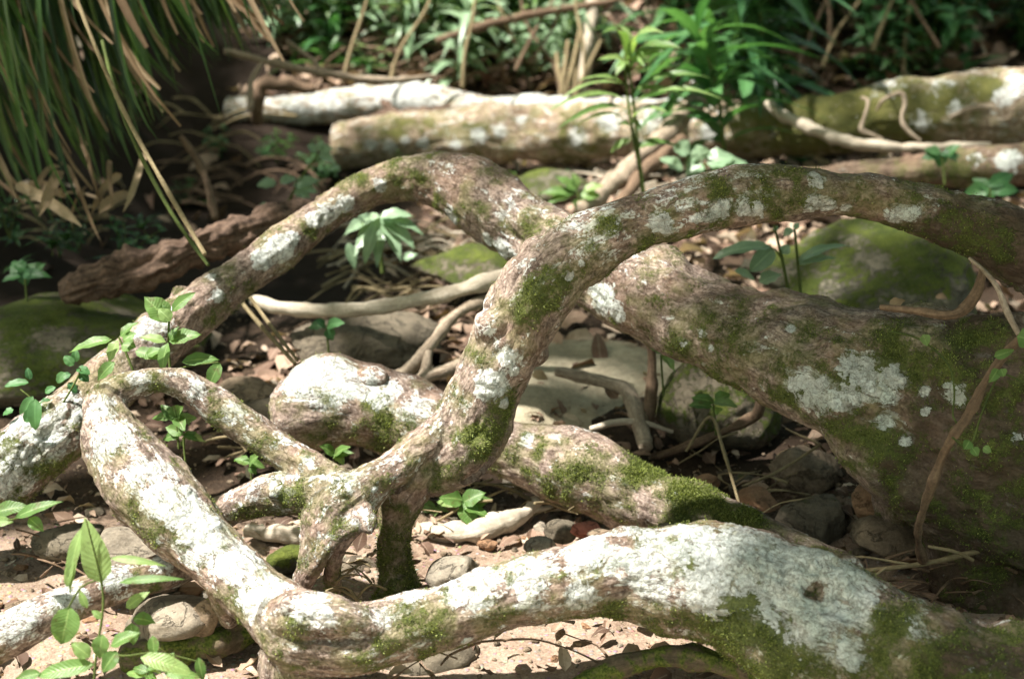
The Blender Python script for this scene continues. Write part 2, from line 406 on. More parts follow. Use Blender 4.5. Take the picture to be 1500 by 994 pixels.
# ------------------------------------------------------------------ the sprawling tree (one body, split into parts)
CH = {}
CH['trunk'] = [[(1640, 690, 2.62, 215), (1520, 650, 2.56, 190), (1390, 605, 2.58, 148), (1250, 548, 2.64, 98), (1110, 498, 2.75, 79), (970, 438, 2.88, 66),
                (860, 388, 2.98, 59), (765, 333, 3.08, 50), (695, 283, 3.17, 52), (630, 263, 3.22, 38), (570, 268, 3.22, 31), (515, 290, 3.19, 27), (465, 322, 3.16, 27),
                (400, 374, 3.10, 30), (330, 424, 3.04, 33), (260, 476, 2.96, 37), (190, 534, 2.88, 41), (120, 598, 2.80, 46), (40, 665, 2.72, 52), (-60, 735, 2.66, 58)],
               [(1430, 610, 2.58, 130), (1450, 700, 2.60, 120), (1470, 800, 2.66, 118), (1490, 900, 2.70, 130), (1500, 960, 2.7, 140)],
               [(1330, 600, 2.6, 90), (1330, 680, 2.66, 60), (1330, 750, 2.78, 52), (1340, 820, 2.84, 55)]]
CH['arched_branch'] = [[(1640, 470, 2.55, 75), (1560, 405, 2.56, 66), (1480, 357, 2.56, 55), (1400, 322, 2.56, 44), (1300, 294, 2.54, 36), (1200, 282, 2.52, 37), (1100, 288, 2.50, 40), (1000, 307, 2.49, 40),
                        (910, 338, 2.49, 44), (838, 377, 2.50, 50), (785, 432, 2.51, 54), (745, 498, 2.53, 52), (712, 562, 2.55, 51), (688, 622, 2.57, 55), (660, 662, 2.575, 50), (632, 684, 2.575, 38), (606, 694, 2.58, 30)],
                       [(700, 630, 2.55, 36), (690, 665, 2.545, 28), (676, 690, 2.55, 15)]]
CH['forked_branch'] = [[(655, 618, 2.56, 30), (620, 650, 2.54, 28), (570, 688, 2.52, 31), (525, 722, 2.50, 40), (490, 750, 2.50, 42), (468, 785, 2.5, 26), (452, 820, 2.50, 15), (440, 852, 2.52, 13)],
                       [(505, 728, 2.50, 38), (450, 722, 2.54, 34), (400, 722, 2.57, 31), (362, 735, 2.60, 27), (325, 752, 2.64, 24), (300, 768, 2.68, 22)],
                       [(520, 735, 2.49, 28), (535, 758, 2.46, 18), (543, 770, 2.44, 13)],
                       [(540, 762, 2.45, 12), (515, 772, 2.455, 11), (487, 790, 2.46, 11), (470, 815, 2.47, 12), (448, 850, 2.50, 13), (430, 880, 2.52, 14)]]
CH['looped_root'] = [[(150, 585, 2.50, 28), (185, 568, 2.52, 22), (235, 556, 2.54, 18), (278, 567, 2.55, 22), (320, 597, 2.56, 25), (370, 633, 2.56, 24), (425, 667, 2.55, 23), (470, 695, 2.53, 25), (505, 715, 2.51, 28)]]
CH['prop_root'] = [[(612, 672, 2.565, 44), (592, 718, 2.59, 34), (578, 770, 2.61, 25), (576, 815, 2.63, 26), (582, 860, 2.65, 33), (588, 900, 2.67, 46), (592, 940, 2.69, 64)], [(585, 850, 2.63, 20), (560, 885, 2.61, 20), (530, 915, 2.6, 18)], [(520, 772, 2.465, 13), (497, 802, 2.49, 12), (486, 842, 2.53, 12), (495, 885, 2.58, 13)]]
CH['surface_root'] = [[(150, 592, 2.49, 30), (168, 640, 2.47, 50), (205, 700, 2.44, 61), (262, 762, 2.40, 58), (330, 823, 2.36, 50), (385, 878, 2.32, 52), (440, 925, 2.28, 62), (520, 935, 2.25, 55),
                       (640, 905, 2.24, 53), (770, 867, 2.25, 53), (890, 843, 2.26, 61), (1000, 845, 2.26, 76), (1100, 872, 2.25, 94), (1200, 916, 2.22, 104), (1300, 965, 2.18, 104), (1400, 1010, 2.14, 112), (1520, 1050, 2.12, 135), (1640, 1080, 2.12, 150)],
                      [(430, 925, 2.28, 50), (425, 965, 2.29, 48), (440, 1010, 2.30, 55)],
                      [(330, 835, 2.36, 36), (325, 870, 2.38, 22), (335, 905, 2.42, 18)],
                      [(400, 905, 2.27, 30), (440, 900, 2.21, 34), (500, 905, 2.2, 34), (545, 915, 2.2, 22)]]
KEYS = list(CH)
tubes, samp = [], []
for ki, k in enumerate(KEYS):
    for ci, rows in enumerate(CH[k]):
        w = pxs(rows); tubes.append(tube(w, 40, .02, 0, 0, (.75, .75)))
        s = dense(w, .012); t_, a_, b_ = frames(s[:, :3])
        u = np.concatenate([[0], np.cumsum(np.linalg.norm(np.diff(s[:, :3], axis=0), axis=1))])
        samp.append((s, t_, a_, b_, u+ki*7+ci*2.3, np.full(len(s), ki)))
V, F, B = merge(tubes)
tmp = link('tmp', mesh('tmp', V, F), None)
rm = tmp.modifiers.new('r', 'REMESH'); rm.mode = 'VOXEL'; rm.voxel_size = .0042; rm.use_smooth_shade = True
sm = tmp.modifiers.new('s', 'SMOOTH'); sm.factor = .5; sm.iterations = 26
bpy.context.view_layer.update()
me = bpy.data.meshes.new_from_object(tmp.evaluated_get(bpy.context.evaluated_depsgraph_get()))
bpy.data.objects.remove(tmp)
V = np.zeros(len(me.vertices)*3, np.float32); me.vertices.foreach_get('co', V); V = V.reshape(-1, 3).astype(float)
lt = np.zeros(len(me.polygons), np.int32); me.polygons.foreach_get('loop_total', lt)
li = np.zeros(len(me.loops), np.int32); me.loops.foreach_get('vertex_index', li)
ls = np.cumsum(lt)-lt
Q = li[(ls[lt == 4][:, None]+np.arange(4))]; T3 = li[(ls[lt == 3][:, None]+np.arange(3))] if (lt == 3).any() else np.zeros((0, 3), int)
bpy.data.meshes.remove(me)
SC = np.vstack([s[0] for s in samp]); ST = np.vstack([s[1] for s in samp]); SA = np.vstack([s[2] for s in samp]); SB = np.vstack([s[3] for s in samp])
SU = np.concatenate([s[4] for s in samp]); SK = np.concatenate([s[5] for s in samp])
best = np.zeros(len(V), int)
for c0 in range(0, len(V), 20000):
    v = V[c0:c0+20000]
    dd = ((v[:, None, :]-SC[None, :, :3])**2).sum(2)**.5-SC[None, :, 3]
    best[c0:c0+20000] = dd.argmin(1)
rel = V-SC[best, :3]
bark = np.stack([SU[best]+np.einsum('ij,ij->i', rel, ST[best]), np.einsum('ij,ij->i', rel, SA[best]), np.einsum('ij,ij->i', rel, SB[best])], 1)
rad = SC[best, 3]
N = vnormals(V, [Q, T3] if len(T3) else [Q])
th_ = np.arctan2(bark[:, 2], bark[:, 1]); w_ = np.stack([bark[:, 0]*3.2, 0*rad, 0*rad], 1)
disp = rad*.20*fbm(V*7.5, 3)+rad*.09*fbm(V*17+4, 3)+rad*.08*np.cos(2*th_+3*vn(w_))+rad*.09*fbm(w_*2.2+40, 3)
for k_ in range(85):                  # knots, scars and old branch collars
    j_ = R0.randrange(len(V)); rk = R0.uniform(.25, .55)*rad[j_]; hk = rk*R0.uniform(-.35, .5)
    e_ = np.linalg.norm((V-V[j_]), axis=1)/rk; e_ = e_*(1+.3*vn(V*40+k_)) if rk > .02 else e_
    disp += hk*(np.exp(-(e_*1.6)**2)*1.0-.55*np.exp(-((e_-1.15)*3.2)**2)*np.sign(hk))
disp += 0.0016*(.35-np.abs(vn(bark*[13, 62, 62])))*2*ss(.01, .05, rad)
disp += .0022*fbm(bark*[40, 110, 110], 3)
disp += .0016*fbm(V*120, 2)
V = V+N*np.clip(disp, -.03, .03)[:, None]
N = vnormals(V, [Q, T3] if len(T3) else [Q])
LICH = {'trunk': [(1178, 568, 30, 1), (1205, 582, 30, 1), (1225, 592, 14, .95), (1268, 552, 34, 1), (1298, 552, 30, 1), (1250, 575, 24, 1), (1245, 535, 20, 1), (1300, 580, 16, .9), (1355, 572, 9, 1), (1357, 602, 8, 1), (1298, 613, 15, 1), (1327, 645, 12, 1),
                  (1400, 578, 22, .75), (885, 440, 22, 1), (905, 455, 16, 1), (870, 425, 12, .9), (735, 365, 17, 1), (715, 352, 12, 1), (752, 375, 12, .9), (660, 315, 13, 1), (655, 328, 9, 1), (556, 272, 10, 1), (505, 298, 14, 1), (480, 310, 16, .95), (462, 322, 14, .95), (410, 363, 22, 1), (388, 380, 18, 1), (428, 350, 13, 1), (320, 432, 9, .9), (308, 405, 9, .7),
                  (60, 635, 50, .72), (20, 680, 50, .72), (110, 600, 34, .65), (225, 480, 40, .45), (1028, 490, 8, .9), (1000, 505, 8, .8), (1160, 478, 8, .8), (1040, 510, 6, .8), (760, 300, 60, .30), (900, 390, 60, .22), (650, 245, 40, .22), (1490, 640, 14, .6), (1440, 520, 14, .4)],
        'arched_branch': [(745, 525, 15, 1), (720, 566, 24, 1), (707, 560, 12, 1), (738, 590, 10, 1), (753, 545, 8, .9), (968, 325, 17, 1), (975, 338, 10, .8), (1055, 308, 18, 1), (1090, 304, 15, 1), (1108, 306, 13, 1), (1040, 316, 12, .9), (1022, 320, 9, .9), (1190, 297, 15, 1), (1212, 300, 12, 1), (1240, 305, 8, 1), (1312, 316, 16, 1), (1336, 316, 14, 1), (1195, 262, 16, .8), (850, 385, 6, 1), (834, 403, 8, 1),
                          (870, 320, 60, .42), (1000, 275, 60, .42), (1100, 258, 50, .36), (790, 385, 45, .34), (700, 500, 50, .33), (650, 640, 45, .25), (668, 585, 30, .36), (1370, 290, 30, .3)],
        'forked_branch': [(548, 716, 5, 1), (500, 705, 36, .5), (420, 700, 36, .55), (470, 700, 25, .5), (370, 715, 25, .5), (580, 665, 30, .4), (530, 755, 20, .5), (470, 790, 20, .35)],
        'looped_root': [(290, 570, 16, .7), (340, 605, 20, .6), (400, 645, 20, .5), (200, 560, 18, .6), (450, 680, 20, .5)],
        'prop_root': [],
        'surface_root': [(165, 640, 38, .78), (150, 600, 26, .6), (215, 690, 40, .62), (240, 730, 34, .92), (275, 745, 40, .95), (300, 785, 44, .92), (345, 815, 44, .92), (380, 860, 40, .8), (450, 890, 40, .65), (470, 905, 26, .7),
                         (600, 870, 40, .6), (690, 850, 50, .72), (780, 835, 44, .75), (860, 805, 44, .8), (930, 800, 55, .85), (1010, 795, 60, .95), (915, 792, 20, -.6), (985, 788, 10, -.5), (1090, 815, 75, 1), (1160, 850, 85, 1), (1225, 870, 62, 1), (1040, 855, 50, .9), (1175, 925, 40, .9), (1240, 950, 32, .9), (1200, 900, 50, .95), (850, 870, 26, .85), (960, 850, 34, .75), (775, 880, 30, .6), (560, 900, 25, .55), (1335, 915, 20, .6), (685, 938, 8, 1)]}
MOSS = {'trunk': [(1320, 520, 55, .75), (1390, 500, 60, .8), (1420, 560, 60, .7), (1080, 500, 55, .42), (950, 405, 30, .40), (770, 320, 40, .34), (530, 268, 28, .55), (600, 240, 40, .45), (640, 300, 40, .4), (1400, 720, 130, .42), (1470, 620, 100, .5), (1480, 860, 130, .5), (1480, 760, 90, .5), (1150, 565, 50, .6), (1060, 560, 50, .6), (1200, 500, 50, .55), (1010, 510, 40, .6), (450, 345, 24, .5), (350, 440, 30, .45), (300, 460, 30, .4), (60, 700, 50, .6), (1220, 600, 60, .62), (1300, 670, 60, .6)],
        'arched_branch': [(800, 430, 34, .85), (775, 462, 30, .7), (830, 415, 24, .6), (1050, 277, 18, .7), (1140, 275, 40, .6), (1180, 285, 40, .55), (1300, 325, 60, .55), (1400, 340, 70, .6), (715, 640, 34, .75), (735, 600, 24, .6), (680, 600, 18, .6), (930, 365, 50, .55), (1030, 340, 50, .6), (620, 700, 30, .5), (670, 690, 30, .5), (890, 335, 20, .55), (1010, 300, 16, .5)],
        'forked_branch': [(430, 750, 40, .7), (370, 755, 30, .6), (500, 770, 40, .45), (590, 700, 24, .5), (545, 770, 14, .4)],
        'looped_root': [(250, 585, 30, .6), (380, 660, 24, .55), (320, 620, 20, .45)],
        'prop_root': [(580, 800, 60, .65), (580, 860, 70, .9)],
        'surface_root': [(610, 915, 34, .72), (560, 955, 34, .72), (640, 955, 40, .5), (1000, 935, 70, .72), (1100, 965, 80, .85), (1050, 985, 60, .8), (1310, 905, 40, .8), (1340, 960, 70, .7), (1420, 960, 60, .65), (1480, 940, 60, .6), (240, 780, 34, .55), (200, 760, 30, .5), (340, 890, 30, .5), (420, 950, 40, .45), (750, 910, 60, .5), (880, 905, 50, .6), (800, 900, 40, .5), (1045, 825, 40, .34)]}
lichA = np.zeros(len(V)); mossA = np.zeros(len(V)); vk = SK[best]
LB = {'trunk': .04, 'arched_branch': .08, 'forked_branch': .22, 'looped_root': .24, 'prop_root': .0, 'surface_root': .16}
for ki, k in enumerate(KEYS):
    m_ = vk == ki
    lichA[m_] = spots(V[m_], N[m_], LICH[k], LB[k]); mossA[m_] = spots(V[m_], N[m_], [(s[0], s[1], s[2]*1.3, s[3]*.92) for s in MOSS[k] if s[3] > 0], .17)
painted_shade = np.zeros(len(V))  # shade of the tree base and arch end, painted into the bark
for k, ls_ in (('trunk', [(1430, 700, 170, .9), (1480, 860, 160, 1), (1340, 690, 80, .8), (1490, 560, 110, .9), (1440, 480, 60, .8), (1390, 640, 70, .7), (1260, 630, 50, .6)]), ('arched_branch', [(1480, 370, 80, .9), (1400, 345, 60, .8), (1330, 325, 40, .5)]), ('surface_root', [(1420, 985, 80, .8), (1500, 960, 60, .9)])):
    m_ = vk == KEYS.index(k); painted_shade[m_] = spots(V[m_], N[m_], ls_)
mossA += .75*fbm(V*30+7, 5)
# knot hole in the white crust
x_, y_, d_ = proj(V); hole = (vk == KEYS.index('surface_root')) & (np.einsum('ij,ij->i', N, V-CP) < 0)
hd = np.sqrt(((x_-1194)/15)**2+((y_-866)/13)**2)+.35*vn(V*60)
hv = np.where(hole, np.clip(1.4-hd, 0, 1), 0)
lichA -= hv*2; mossA = np.maximum(mossA, hv*.8); V = V-N*(hv*.028)[:, None]
cr = ss(.35, .8, lichA+.45*fbm(V*30, 3)); wr = fbm(V*38+2, 4)
V = V+N*(cr*(.0012+.0045*(.22-np.abs(wr))*2.0))[:, None]
N = vnormals(V, [Q, T3] if len(T3) else [Q])
tree = empty('sprawling_tree', P(1480, 900, 2.66), 'twisted lichen-crusted tree sprawling low over the creek bed in looping limbs', 'tree')
def tufts(name, V, N, moss, parent, n, lo=.36):
    w_ = np.clip(moss-lo, 0, .6)*(N[:, 2] > -.75); w_ /= w_.sum()
    j = NR.choice(len(V), n, p=w_); b_ = V[j]+NR.normal(0, .0022, (n, 3))-N[j]*.001
    di = N[j]+NR.normal(0, .45, (n, 3))+[0, 0, .25]; di /= np.linalg.norm(di, axis=1)[:, None]
    sd = np.cross(di, NR.normal(size=(n, 3))); sd /= np.linalg.norm(sd, axis=1)[:, None]
    L_ = NR.uniform(.0015, .0048, n)[:, None]*(1+1.5*np.clip(moss[j]-.6, 0, .5))[:, None]; W_ = NR.uniform(.0007, .0015, n)[:, None]
    VV = np.stack([b_-sd*W_, b_+sd*W_, b_+di*L_], 1).reshape(-1, 3)
    m_ = link(name, mesh(name, VV, [np.arange(3*n).reshape(-1, 3)], {'rnd': np.repeat(NR.random(n), 3), 'across': np.ones(3*n), 'along': np.zeros(3*n)}, False), M['moss'], parent)
    m_['kind'] = 'stuff'
tufts('moss', V, N, np.where(lichA > .55, 0, mossA), tree, 60000)
for ki, k in enumerate(KEYS):
    fq = Q[vk[Q[:, 0]] == ki]; ft = T3[vk[T3[:, 0]] == ki] if len(T3) else T3
    used = np.unique(np.concatenate([fq.ravel(), ft.ravel()])); mp = np.zeros(len(V), int); mp[used] = np.arange(len(used))
    me = mesh(k, V[used], [mp[fq]]+([mp[ft]] if len(ft) else []), {'bark': bark[used], 'lichen': lichA[used], 'moss': mossA[used], 'painted_shade': painted_shade[used]})
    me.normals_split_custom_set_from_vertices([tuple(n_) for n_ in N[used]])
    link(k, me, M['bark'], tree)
del me
# ------------------------------------------------------------------ other wood
o = log('fallen_log', [(432, 592, 3.02, 52), (462, 590, 3.0, 66), (520, 592, 3.0, 60), (590, 612, 3.0, 53), (680, 640, 2.98, 50), (770, 664, 2.95, 52), (880, 700, 2.9, 56), (980, 738, 2.85, 50), (1080, 785, 2.78, 46), (1160, 825, 2.72, 44), (1240, 865, 2.66, 44)],
        M['bark'], 80, .008, .5, .006, (.5, .5), 3,
        [(450, 550, 40, .95), (500, 554, 42, .95), (540, 556, 24, .8), (560, 575, 30, .7), (610, 595, 30, .7), (775, 642, 10, .9), (815, 638, 9, .9), ],
        [(560, 625, 45, .6), (470, 640, 40, .5), (770, 670, 40, .55), (850, 700, 60, .6), (950, 690, 44, .9), (1010, 725, 50, .95), (1080, 765, 44, .9), (1000, 760, 60, .6), (900, 740, 50, .5)], .12, .14, tuft=24000)
tag(o, 'thick blunt-ended log, white at its end, mossy towards the tree base', 'log')
log('knot', [(524, 556, 2.965, 14), (545, 552, 2.955, 17), (560, 556, 2.95, 12)], M['bark'], 32, .005, .3, .003, (.6, .6), 5, [(543, 545, 20, .6)], (), .3, .05, o)
BG = 'pale logs lying across the clearing behind'
o = log('fallen_log', [(500, 214, 5.95, 36), (560, 207, 5.9, 38), (660, 200, 5.85, 41), (780, 195, 5.8, 43), (900, 193, 5.7, 43), (1010, 193, 5.6, 42), (1120, 190, 5.5, 42), (1230, 180, 5.4, 46), (1350, 168, 5.3, 50), (1450, 160, 5.22, 54), (1600, 148, 5.1, 58)],
        M['bark_log'], 72, .014, .25, .008, (.3, .3), 8,
        [(543, 212, 9, .95), (572, 215, 10, .95), (592, 203, 6, .9), (622, 210, 9, .9), (665, 210, 8, .9), (705, 200, 12, .85), (735, 195, 10, .85), (765, 175, 8, .9), (890, 180, 16, .9), (845, 205, 16, .8), (950, 175, 25, .6), (1035, 192, 14, 1), (1400, 158, 12, 1), (1350, 178, 18, .9), (1470, 140, 18, .9), (1490, 120, 18, .9), (1300, 125, 30, .5), (1380, 125, 20, .6)],
        [(630, 185, 30, .5), (580, 190, 30, .5), (850, 225, 60, .5), (1180, 170, 70, 1), (1240, 170, 70, 1), (1310, 160, 60, 1), (1380, 150, 40, .8), (1440, 128, 24, 1.2), (1100, 200, 60, .5), (690, 195, 30, .4)], .2, .15)
tag(o, 'long log behind, mossy at one end, with pale vine roots clinging', 'log')
LG = o
o = log('fallen_log', [(335, 162, 6.35, 17), (400, 160, 6.33, 19), (500, 157, 6.3, 23), (600, 150, 6.25, 24), (680, 158, 6.2, 22), (800, 163, 6.15, 23), (920, 168, 6.1, 22), (1010, 165, 6.05, 20)],
        M['bark_log'], 48, .014, .4, .006, (.3, .3), 12, [(600, 140, 60, .75), (450, 150, 60, .6), (800, 150, 90, .85), (950, 155, 60, .8)], (), .45, .05)
tag(o, 'slim bleached log resting along the top of the long log', 'log')
o = log('fallen_log', [(1180, 268, 4.9, 24), (1280, 256, 4.85, 26), (1380, 248, 4.8, 28), (1480, 243, 4.75, 30), (1600, 238, 4.7, 32)], M['bark_brown'], 48, .012, .3, .006, (.3, .3), 15, [(1480, 235, 20, .9), (1430, 232, 14, .6)], [(1400, 250, 40, .5)], .1, .1)  # pale lichen spots near one end paint in its sunlit patch
tag(o, 'dark shaded log lying low beneath the long mossy log', 'log')
# rotten log: charred, with a ragged broken end
o = log('rotten_log', [(92, 432, 3.62, 17), (130, 419, 3.62, 23), (200, 397, 3.63, 26), (280, 362, 3.66, 27), (350, 338, 3.7, 24), (430, 318, 3.75, 22), (520, 305, 3.8, 18)], M['bark_rot'], 72, .005, .9, .012, (.12, .3), 21, rf=55, lf=17)
tag(o, 'crumbling dark brown log with a ragged end on the mossy boulder', 'log')
def dz(py, z): return (CAMH-z)/(math.sin(PITCH)+math.cos(PITCH)*(py-H0/2)/FPX)   # depth at which a pixel row meets height z
def stick(name, rows, mat, label, cat='stick', n=12, step=.008, lump=.3, ridge=.0015, group=None, seed=None, parts=()):
    seed = seed if seed is not None else R0.randint(1, 99)
    sets = [rows]+list(parts)
    V, F, B = merge([tube(pxs(r_), n, step, lump*1.7, ridge, (.4, .4), seed+i, 22) for i, r_ in enumerate(sets)])
    o = link(name, mesh(name, V, F, {'bark': B, 'lichen': np.full(len(V), .2), 'moss': np.full(len(V), .1)}), mat)
    return tag(o, label, cat, group)
stick('branch', [(372, 440, 3.7, 8), (420, 452, 3.66, 9), (520, 454, 3.6, 10), (610, 440, 3.55, 11), (690, 420, 3.5, 12), (760, 398, 3.46, 12), (830, 375, 3.4, 11)], M['stick_pale'], 'long smooth pale branch running beneath the arching trunk', 'branch', 18)
stick('branch', [(582, 552, 3.42, 9), (600, 540, 3.42, 9), (630, 505, 3.45, 9), (660, 470, 3.48, 9), (690, 448, 3.5, 8), (730, 436, 3.5, 7)], M['stick'], 'short pale forked branch leaning above the blunt log', 'branch', 14, parts=[[(628, 515, 3.42, 6), (622, 545, 3.4, 7), (604, 562, 3.38, 6)]])
stick('stick', [(596, 580, 3.3, 6), (625, 552, 3.32, 8), (660, 540, 3.33, 11), (690, 528, 3.34, 9)], M['stick'], 'stubby pale stick lying behind the blunt log', 'stick', 14)
stick('stick', [(x_, y_, dz(y_, z_), r_) for x_, y_, z_, r_ in [(815, 543, .10, 7), (850, 551, .09, 8), (890, 560, .085, 9), (913, 568, .085, 10), (928, 592, .08, 12), (938, 625, .075, 13), (946, 655, .06, 10)]], M['stick'], 'bent bare stick lying on the flat grey slab', 'stick', 16)
stick('stick', [(x_, y_, dz(y_, z_), r_) for x_, y_, z_, r_ in [(865, 628, .07, 4), (905, 618, .08, 5), (945, 620, .08, 4), (985, 632, .06, 3)]], M['stick_pale'], 'thin pale stick crossing the foot of the bent bare stick', 'stick', 10)
stick('stick', [(965, 668, 3.2, 6), (1010, 652, 3.18, 7), (1060, 632, 3.15, 7), (1100, 612, 3.12, 8), (1112, 600, 3.1, 9), (1114, 575, 3.1, 6)], M['stick_brown'], 'brown hooked stick in front of the mossy rock', 'stick', 14)
stick('sapling', [(944, 690, 3.25, 8), (947, 640, 3.25, 8), (953, 580, 3.24, 8), (955, 530, 3.23, 7), (952, 490, 3.22, 6)], M['stick_brown'], 'thin upright brown stem rising beside the flat slab', 'sapling', 14)
stick('broken_branch', [(592, 790, 2.95, 14), (640, 786, 2.93, 20), (690, 782, 2.9, 20), (735, 765, 2.92, 15), (770, 752, 2.95, 11), (786, 734, 2.97, 9)], M['stick_pale'], 'bleached peeling branch with a knobbed tip under the fallen log', 'branch', 24, .006, .4, .003, parts=[[(768, 748, 2.95, 7), (800, 744, 2.97, 6), (830, 740, 3.0, 7), (856, 744, 3.0, 6)]])
stick('broken_branch', [(362, 776, 2.86, 10), (395, 782, 2.85, 13), (440, 788, 2.84, 13), (470, 794, 2.84, 10)], M['stick_pale'], 'short bleached branch piece under the forked limb', 'branch', 20, .006, .4, .003)
o = log('root', [(-60, 970, 2.26, 31), (20, 926, 2.28, 31), (90, 890, 2.32, 29), (170, 857, 2.38, 27), (240, 838, 2.43, 25), (300, 815, 2.5, 23)], M['bark'], 48, .007, .35, .004, seed=61, lich=[(30, 905, 36, .75), (100, 875, 34, .75), (170, 845, 30, .7), (235, 825, 24, .6)], moss=[(100, 905, 24, .5), (220, 855, 24, .5)], lb=.15, mb=.05)
tag(o, 'straight pale root lying along the sand', 'root')
stick('root', [(840, 1010, 2.28, 14), (880, 985, 2.29, 17), (940, 968, 2.3, 17), (1000, 963, 2.3, 18), (1060, 972, 2.28, 17), (1120, 1000, 2.26, 16)], M['mosswood'], 'mossy root arching out of the sand beneath the white-crusted root', 'root', 28, .007, .3, .005)
stick('root', [(400, 872, 2.5, 9), (380, 905, 2.48, 22), (330, 935, 2.45, 26), (250, 950, 2.42, 24), (180, 962, 2.4, 18)], M['mosswood'], 'dark half-buried root beneath the pale split wood', 'root', 24, .008, .4, .005)
# hooked vine and runners on the tree base
stick('hanging_vine', [(1530, 455, 2.24, 5.5), (1500, 490, 2.24, 6), (1478, 512, 2.25, 6), (1450, 548, 2.26, 7), (1425, 596, 2.27, 7), (1403, 632, 2.28, 8), (1385, 660, 2.3, 7), (1366, 706, 2.33, 8), (1350, 752, 2.38, 7), (1344, 785, 2.44, 7), (1352, 820, 2.5, 6)], M['stick_brown'], 'bent woody vine hanging in front of the tree base', 'vine', 16, .005, .5, .002)
stick('twig', [(1492, 490, 2.3, 4), (1475, 455, 2.32, 5), (1460, 420, 2.35, 4), (1440, 395, 2.38, 3), (1420, 378, 2.4, 2)], M['stick'], 'short pale twig under the end of the arch', 'twig', 8)
stick('root', [(1440, 395, 2.42, 6), (1432, 425, 2.43, 8), (1415, 450, 2.44, 8), (1390, 462, 2.44, 7), (1340, 455, 2.47, 5), (1290, 450, 2.5, 4)], M['stick_brown'], 'dark curling root dropping from the arch onto the trunk', 'root', 12)
stick('vine_root', [(1125, 152, 5.35, 8), (1150, 170, 5.3, 8), (1190, 190, 5.25, 9), (1240, 207, 5.2, 9), (1290, 215, 5.15, 8), (1340, 216, 5.15, 6), (1400, 214, 5.1, 6), (1450, 212, 5.1, 4)], M['stick_pale'], 'pale sagging root slung below the long mossy log', 'root', 14, .01)
stick('vine_root', [(1262, 143, 5.18, 2.5), (1271, 147, 5.16, 3.5), (1270, 160, 5.15, 3), (1265, 176, 5.15, 3.5), (1262, 190, 5.15, 4.5), (1276, 197, 5.15, 3), (1293, 204, 5.15, 2)], M['stick'], 'short wriggling root climbing the long mossy log', 'root', 10, .01)
stick('vine_root', [(1284, 162, 5.18, 2), (1292, 148, 5.16, 2.5), (1308, 139, 5.15, 3), (1322, 137, 5.14, 3.5), (1326, 152, 5.14, 3.5), (1321, 172, 5.14, 3), (1328, 190, 5.14, 3), (1348, 206, 5.14, 2)], M['stick'], 'looping root hooked over the long mossy log', 'root', 10, .01)
stick('vine_root', [(1392, 172, 5.12, 3), (1420, 160, 5.1, 4), (1450, 157, 5.09, 5), (1475, 168, 5.09, 4), (1500, 190, 5.1, 4)], M['stick'], 'flat arching root on the lichened end of the long log', 'root', 10, .01)
stick('branch', [(852, 310, 4.6, 12), (900, 268, 4.8, 14), (950, 222, 5.0, 15), (990, 180, 5.15, 16), (1020, 148, 5.3, 15)], M['stick'], 'grey branch propped up against the long log', 'branch', 16, .01)
stick('branch', [(905, 300, 4.7, 8), (950, 245, 4.85, 10), (1000, 205, 5.0, 9)], M['stick_brown'], 'thinner brown branch beside the propped grey branch', 'branch', 12, .01)
VG = 'paired hanging vines'
stick('hanging_vine', [(90, -60, 3.2, 3), (140, 70, 3.15, 3.2), (185, 170, 3.1, 3.4), (240, 270, 3.0, 3.6), (300, 372, 2.9, 3.6)], M['vine'], 'straight tan vine hanging above the slanting trunk, upper of the pair', 'vine', 8, .02, .2, 0, VG)
stick('hanging_vine', [(150, 60, 3.25, 2.6), (170, 140, 3.2, 3), (200, 215, 3.1, 3.2), (250, 310, 3.05, 3.2), (305, 388, 2.95, 3.2)], M['vine_green'], 'straight greener vine hanging above the slanting trunk, lower of the pair', 'vine', 8, .02, .2, 0, VG)
stick('dry_stem', [(345, 432, 3.2, 3.2), (385, 480, 3.15, 3.4), (432, 532, 3.08, 3)], M['vine'], 'dry stem leaning from the slanting trunk to the blunt log', 'stem', 8, .02, .1, 0)
stick('dry_stem', [(362, 430, 3.22, 2.6), (395, 475, 3.16, 3), (436, 528, 3.1, 2.6)], M['vine'], 'thinner dry stem beside the one leaning on the blunt log', 'stem', 8, .02, .1, 0)
stick('twig', [(265, 200, 4.3, 4), (290, 235, 4.3, 5), (305, 275, 4.25, 5), (315, 320, 4.2, 5)], M['stick_brown'], 'crooked twig standing in the dark hollow', 'twig', 8)
stick('branch', [(330, 75, 5.2, 5), (400, 92, 5.2, 6), (480, 108, 5.2, 6), (560, 118, 5.2, 5), (640, 112, 5.3, 3)], M['stick'], 'thin fallen branch slanting above the bleached log', 'branch', 10, .012, parts=[[(385, 90, 5.2, 5), (368, 120, 5.15, 4), (366, 160, 5.1, 5)], [(470, 105, 5.2, 4), (455, 85, 5.2, 3), (420, 60, 5.2, 3)]])
stick('branch', [(378, 180, 6.0, 8), (375, 150, 5.9, 12), (385, 128, 5.9, 12), (420, 124, 5.9, 10), (460, 132, 5.9, 6)], M['stick_brown'], 'gnarled brown branch hooked over the tip of the bleached log', 'branch', 12, .012)
stick('branch', [(640, 60, 6.3, 5), (720, 35, 6.3, 6), (800, 18, 6.35, 6), (880, 5, 6.4, 5), (940, -10, 6.4, 4)], M['stick_brown'], 'slender brown branch slanting over the leafy bank', 'branch', 10, .015)
stick('dead_stalk', [(850, 150, 6.3, 9), (858, 90, 6.35, 9), (866, 30, 6.4, 9), (872, -60, 6.5, 9)], M['stick_pale'], 'thick pale upright stalk on the bank', 'stalk', 14, .02)
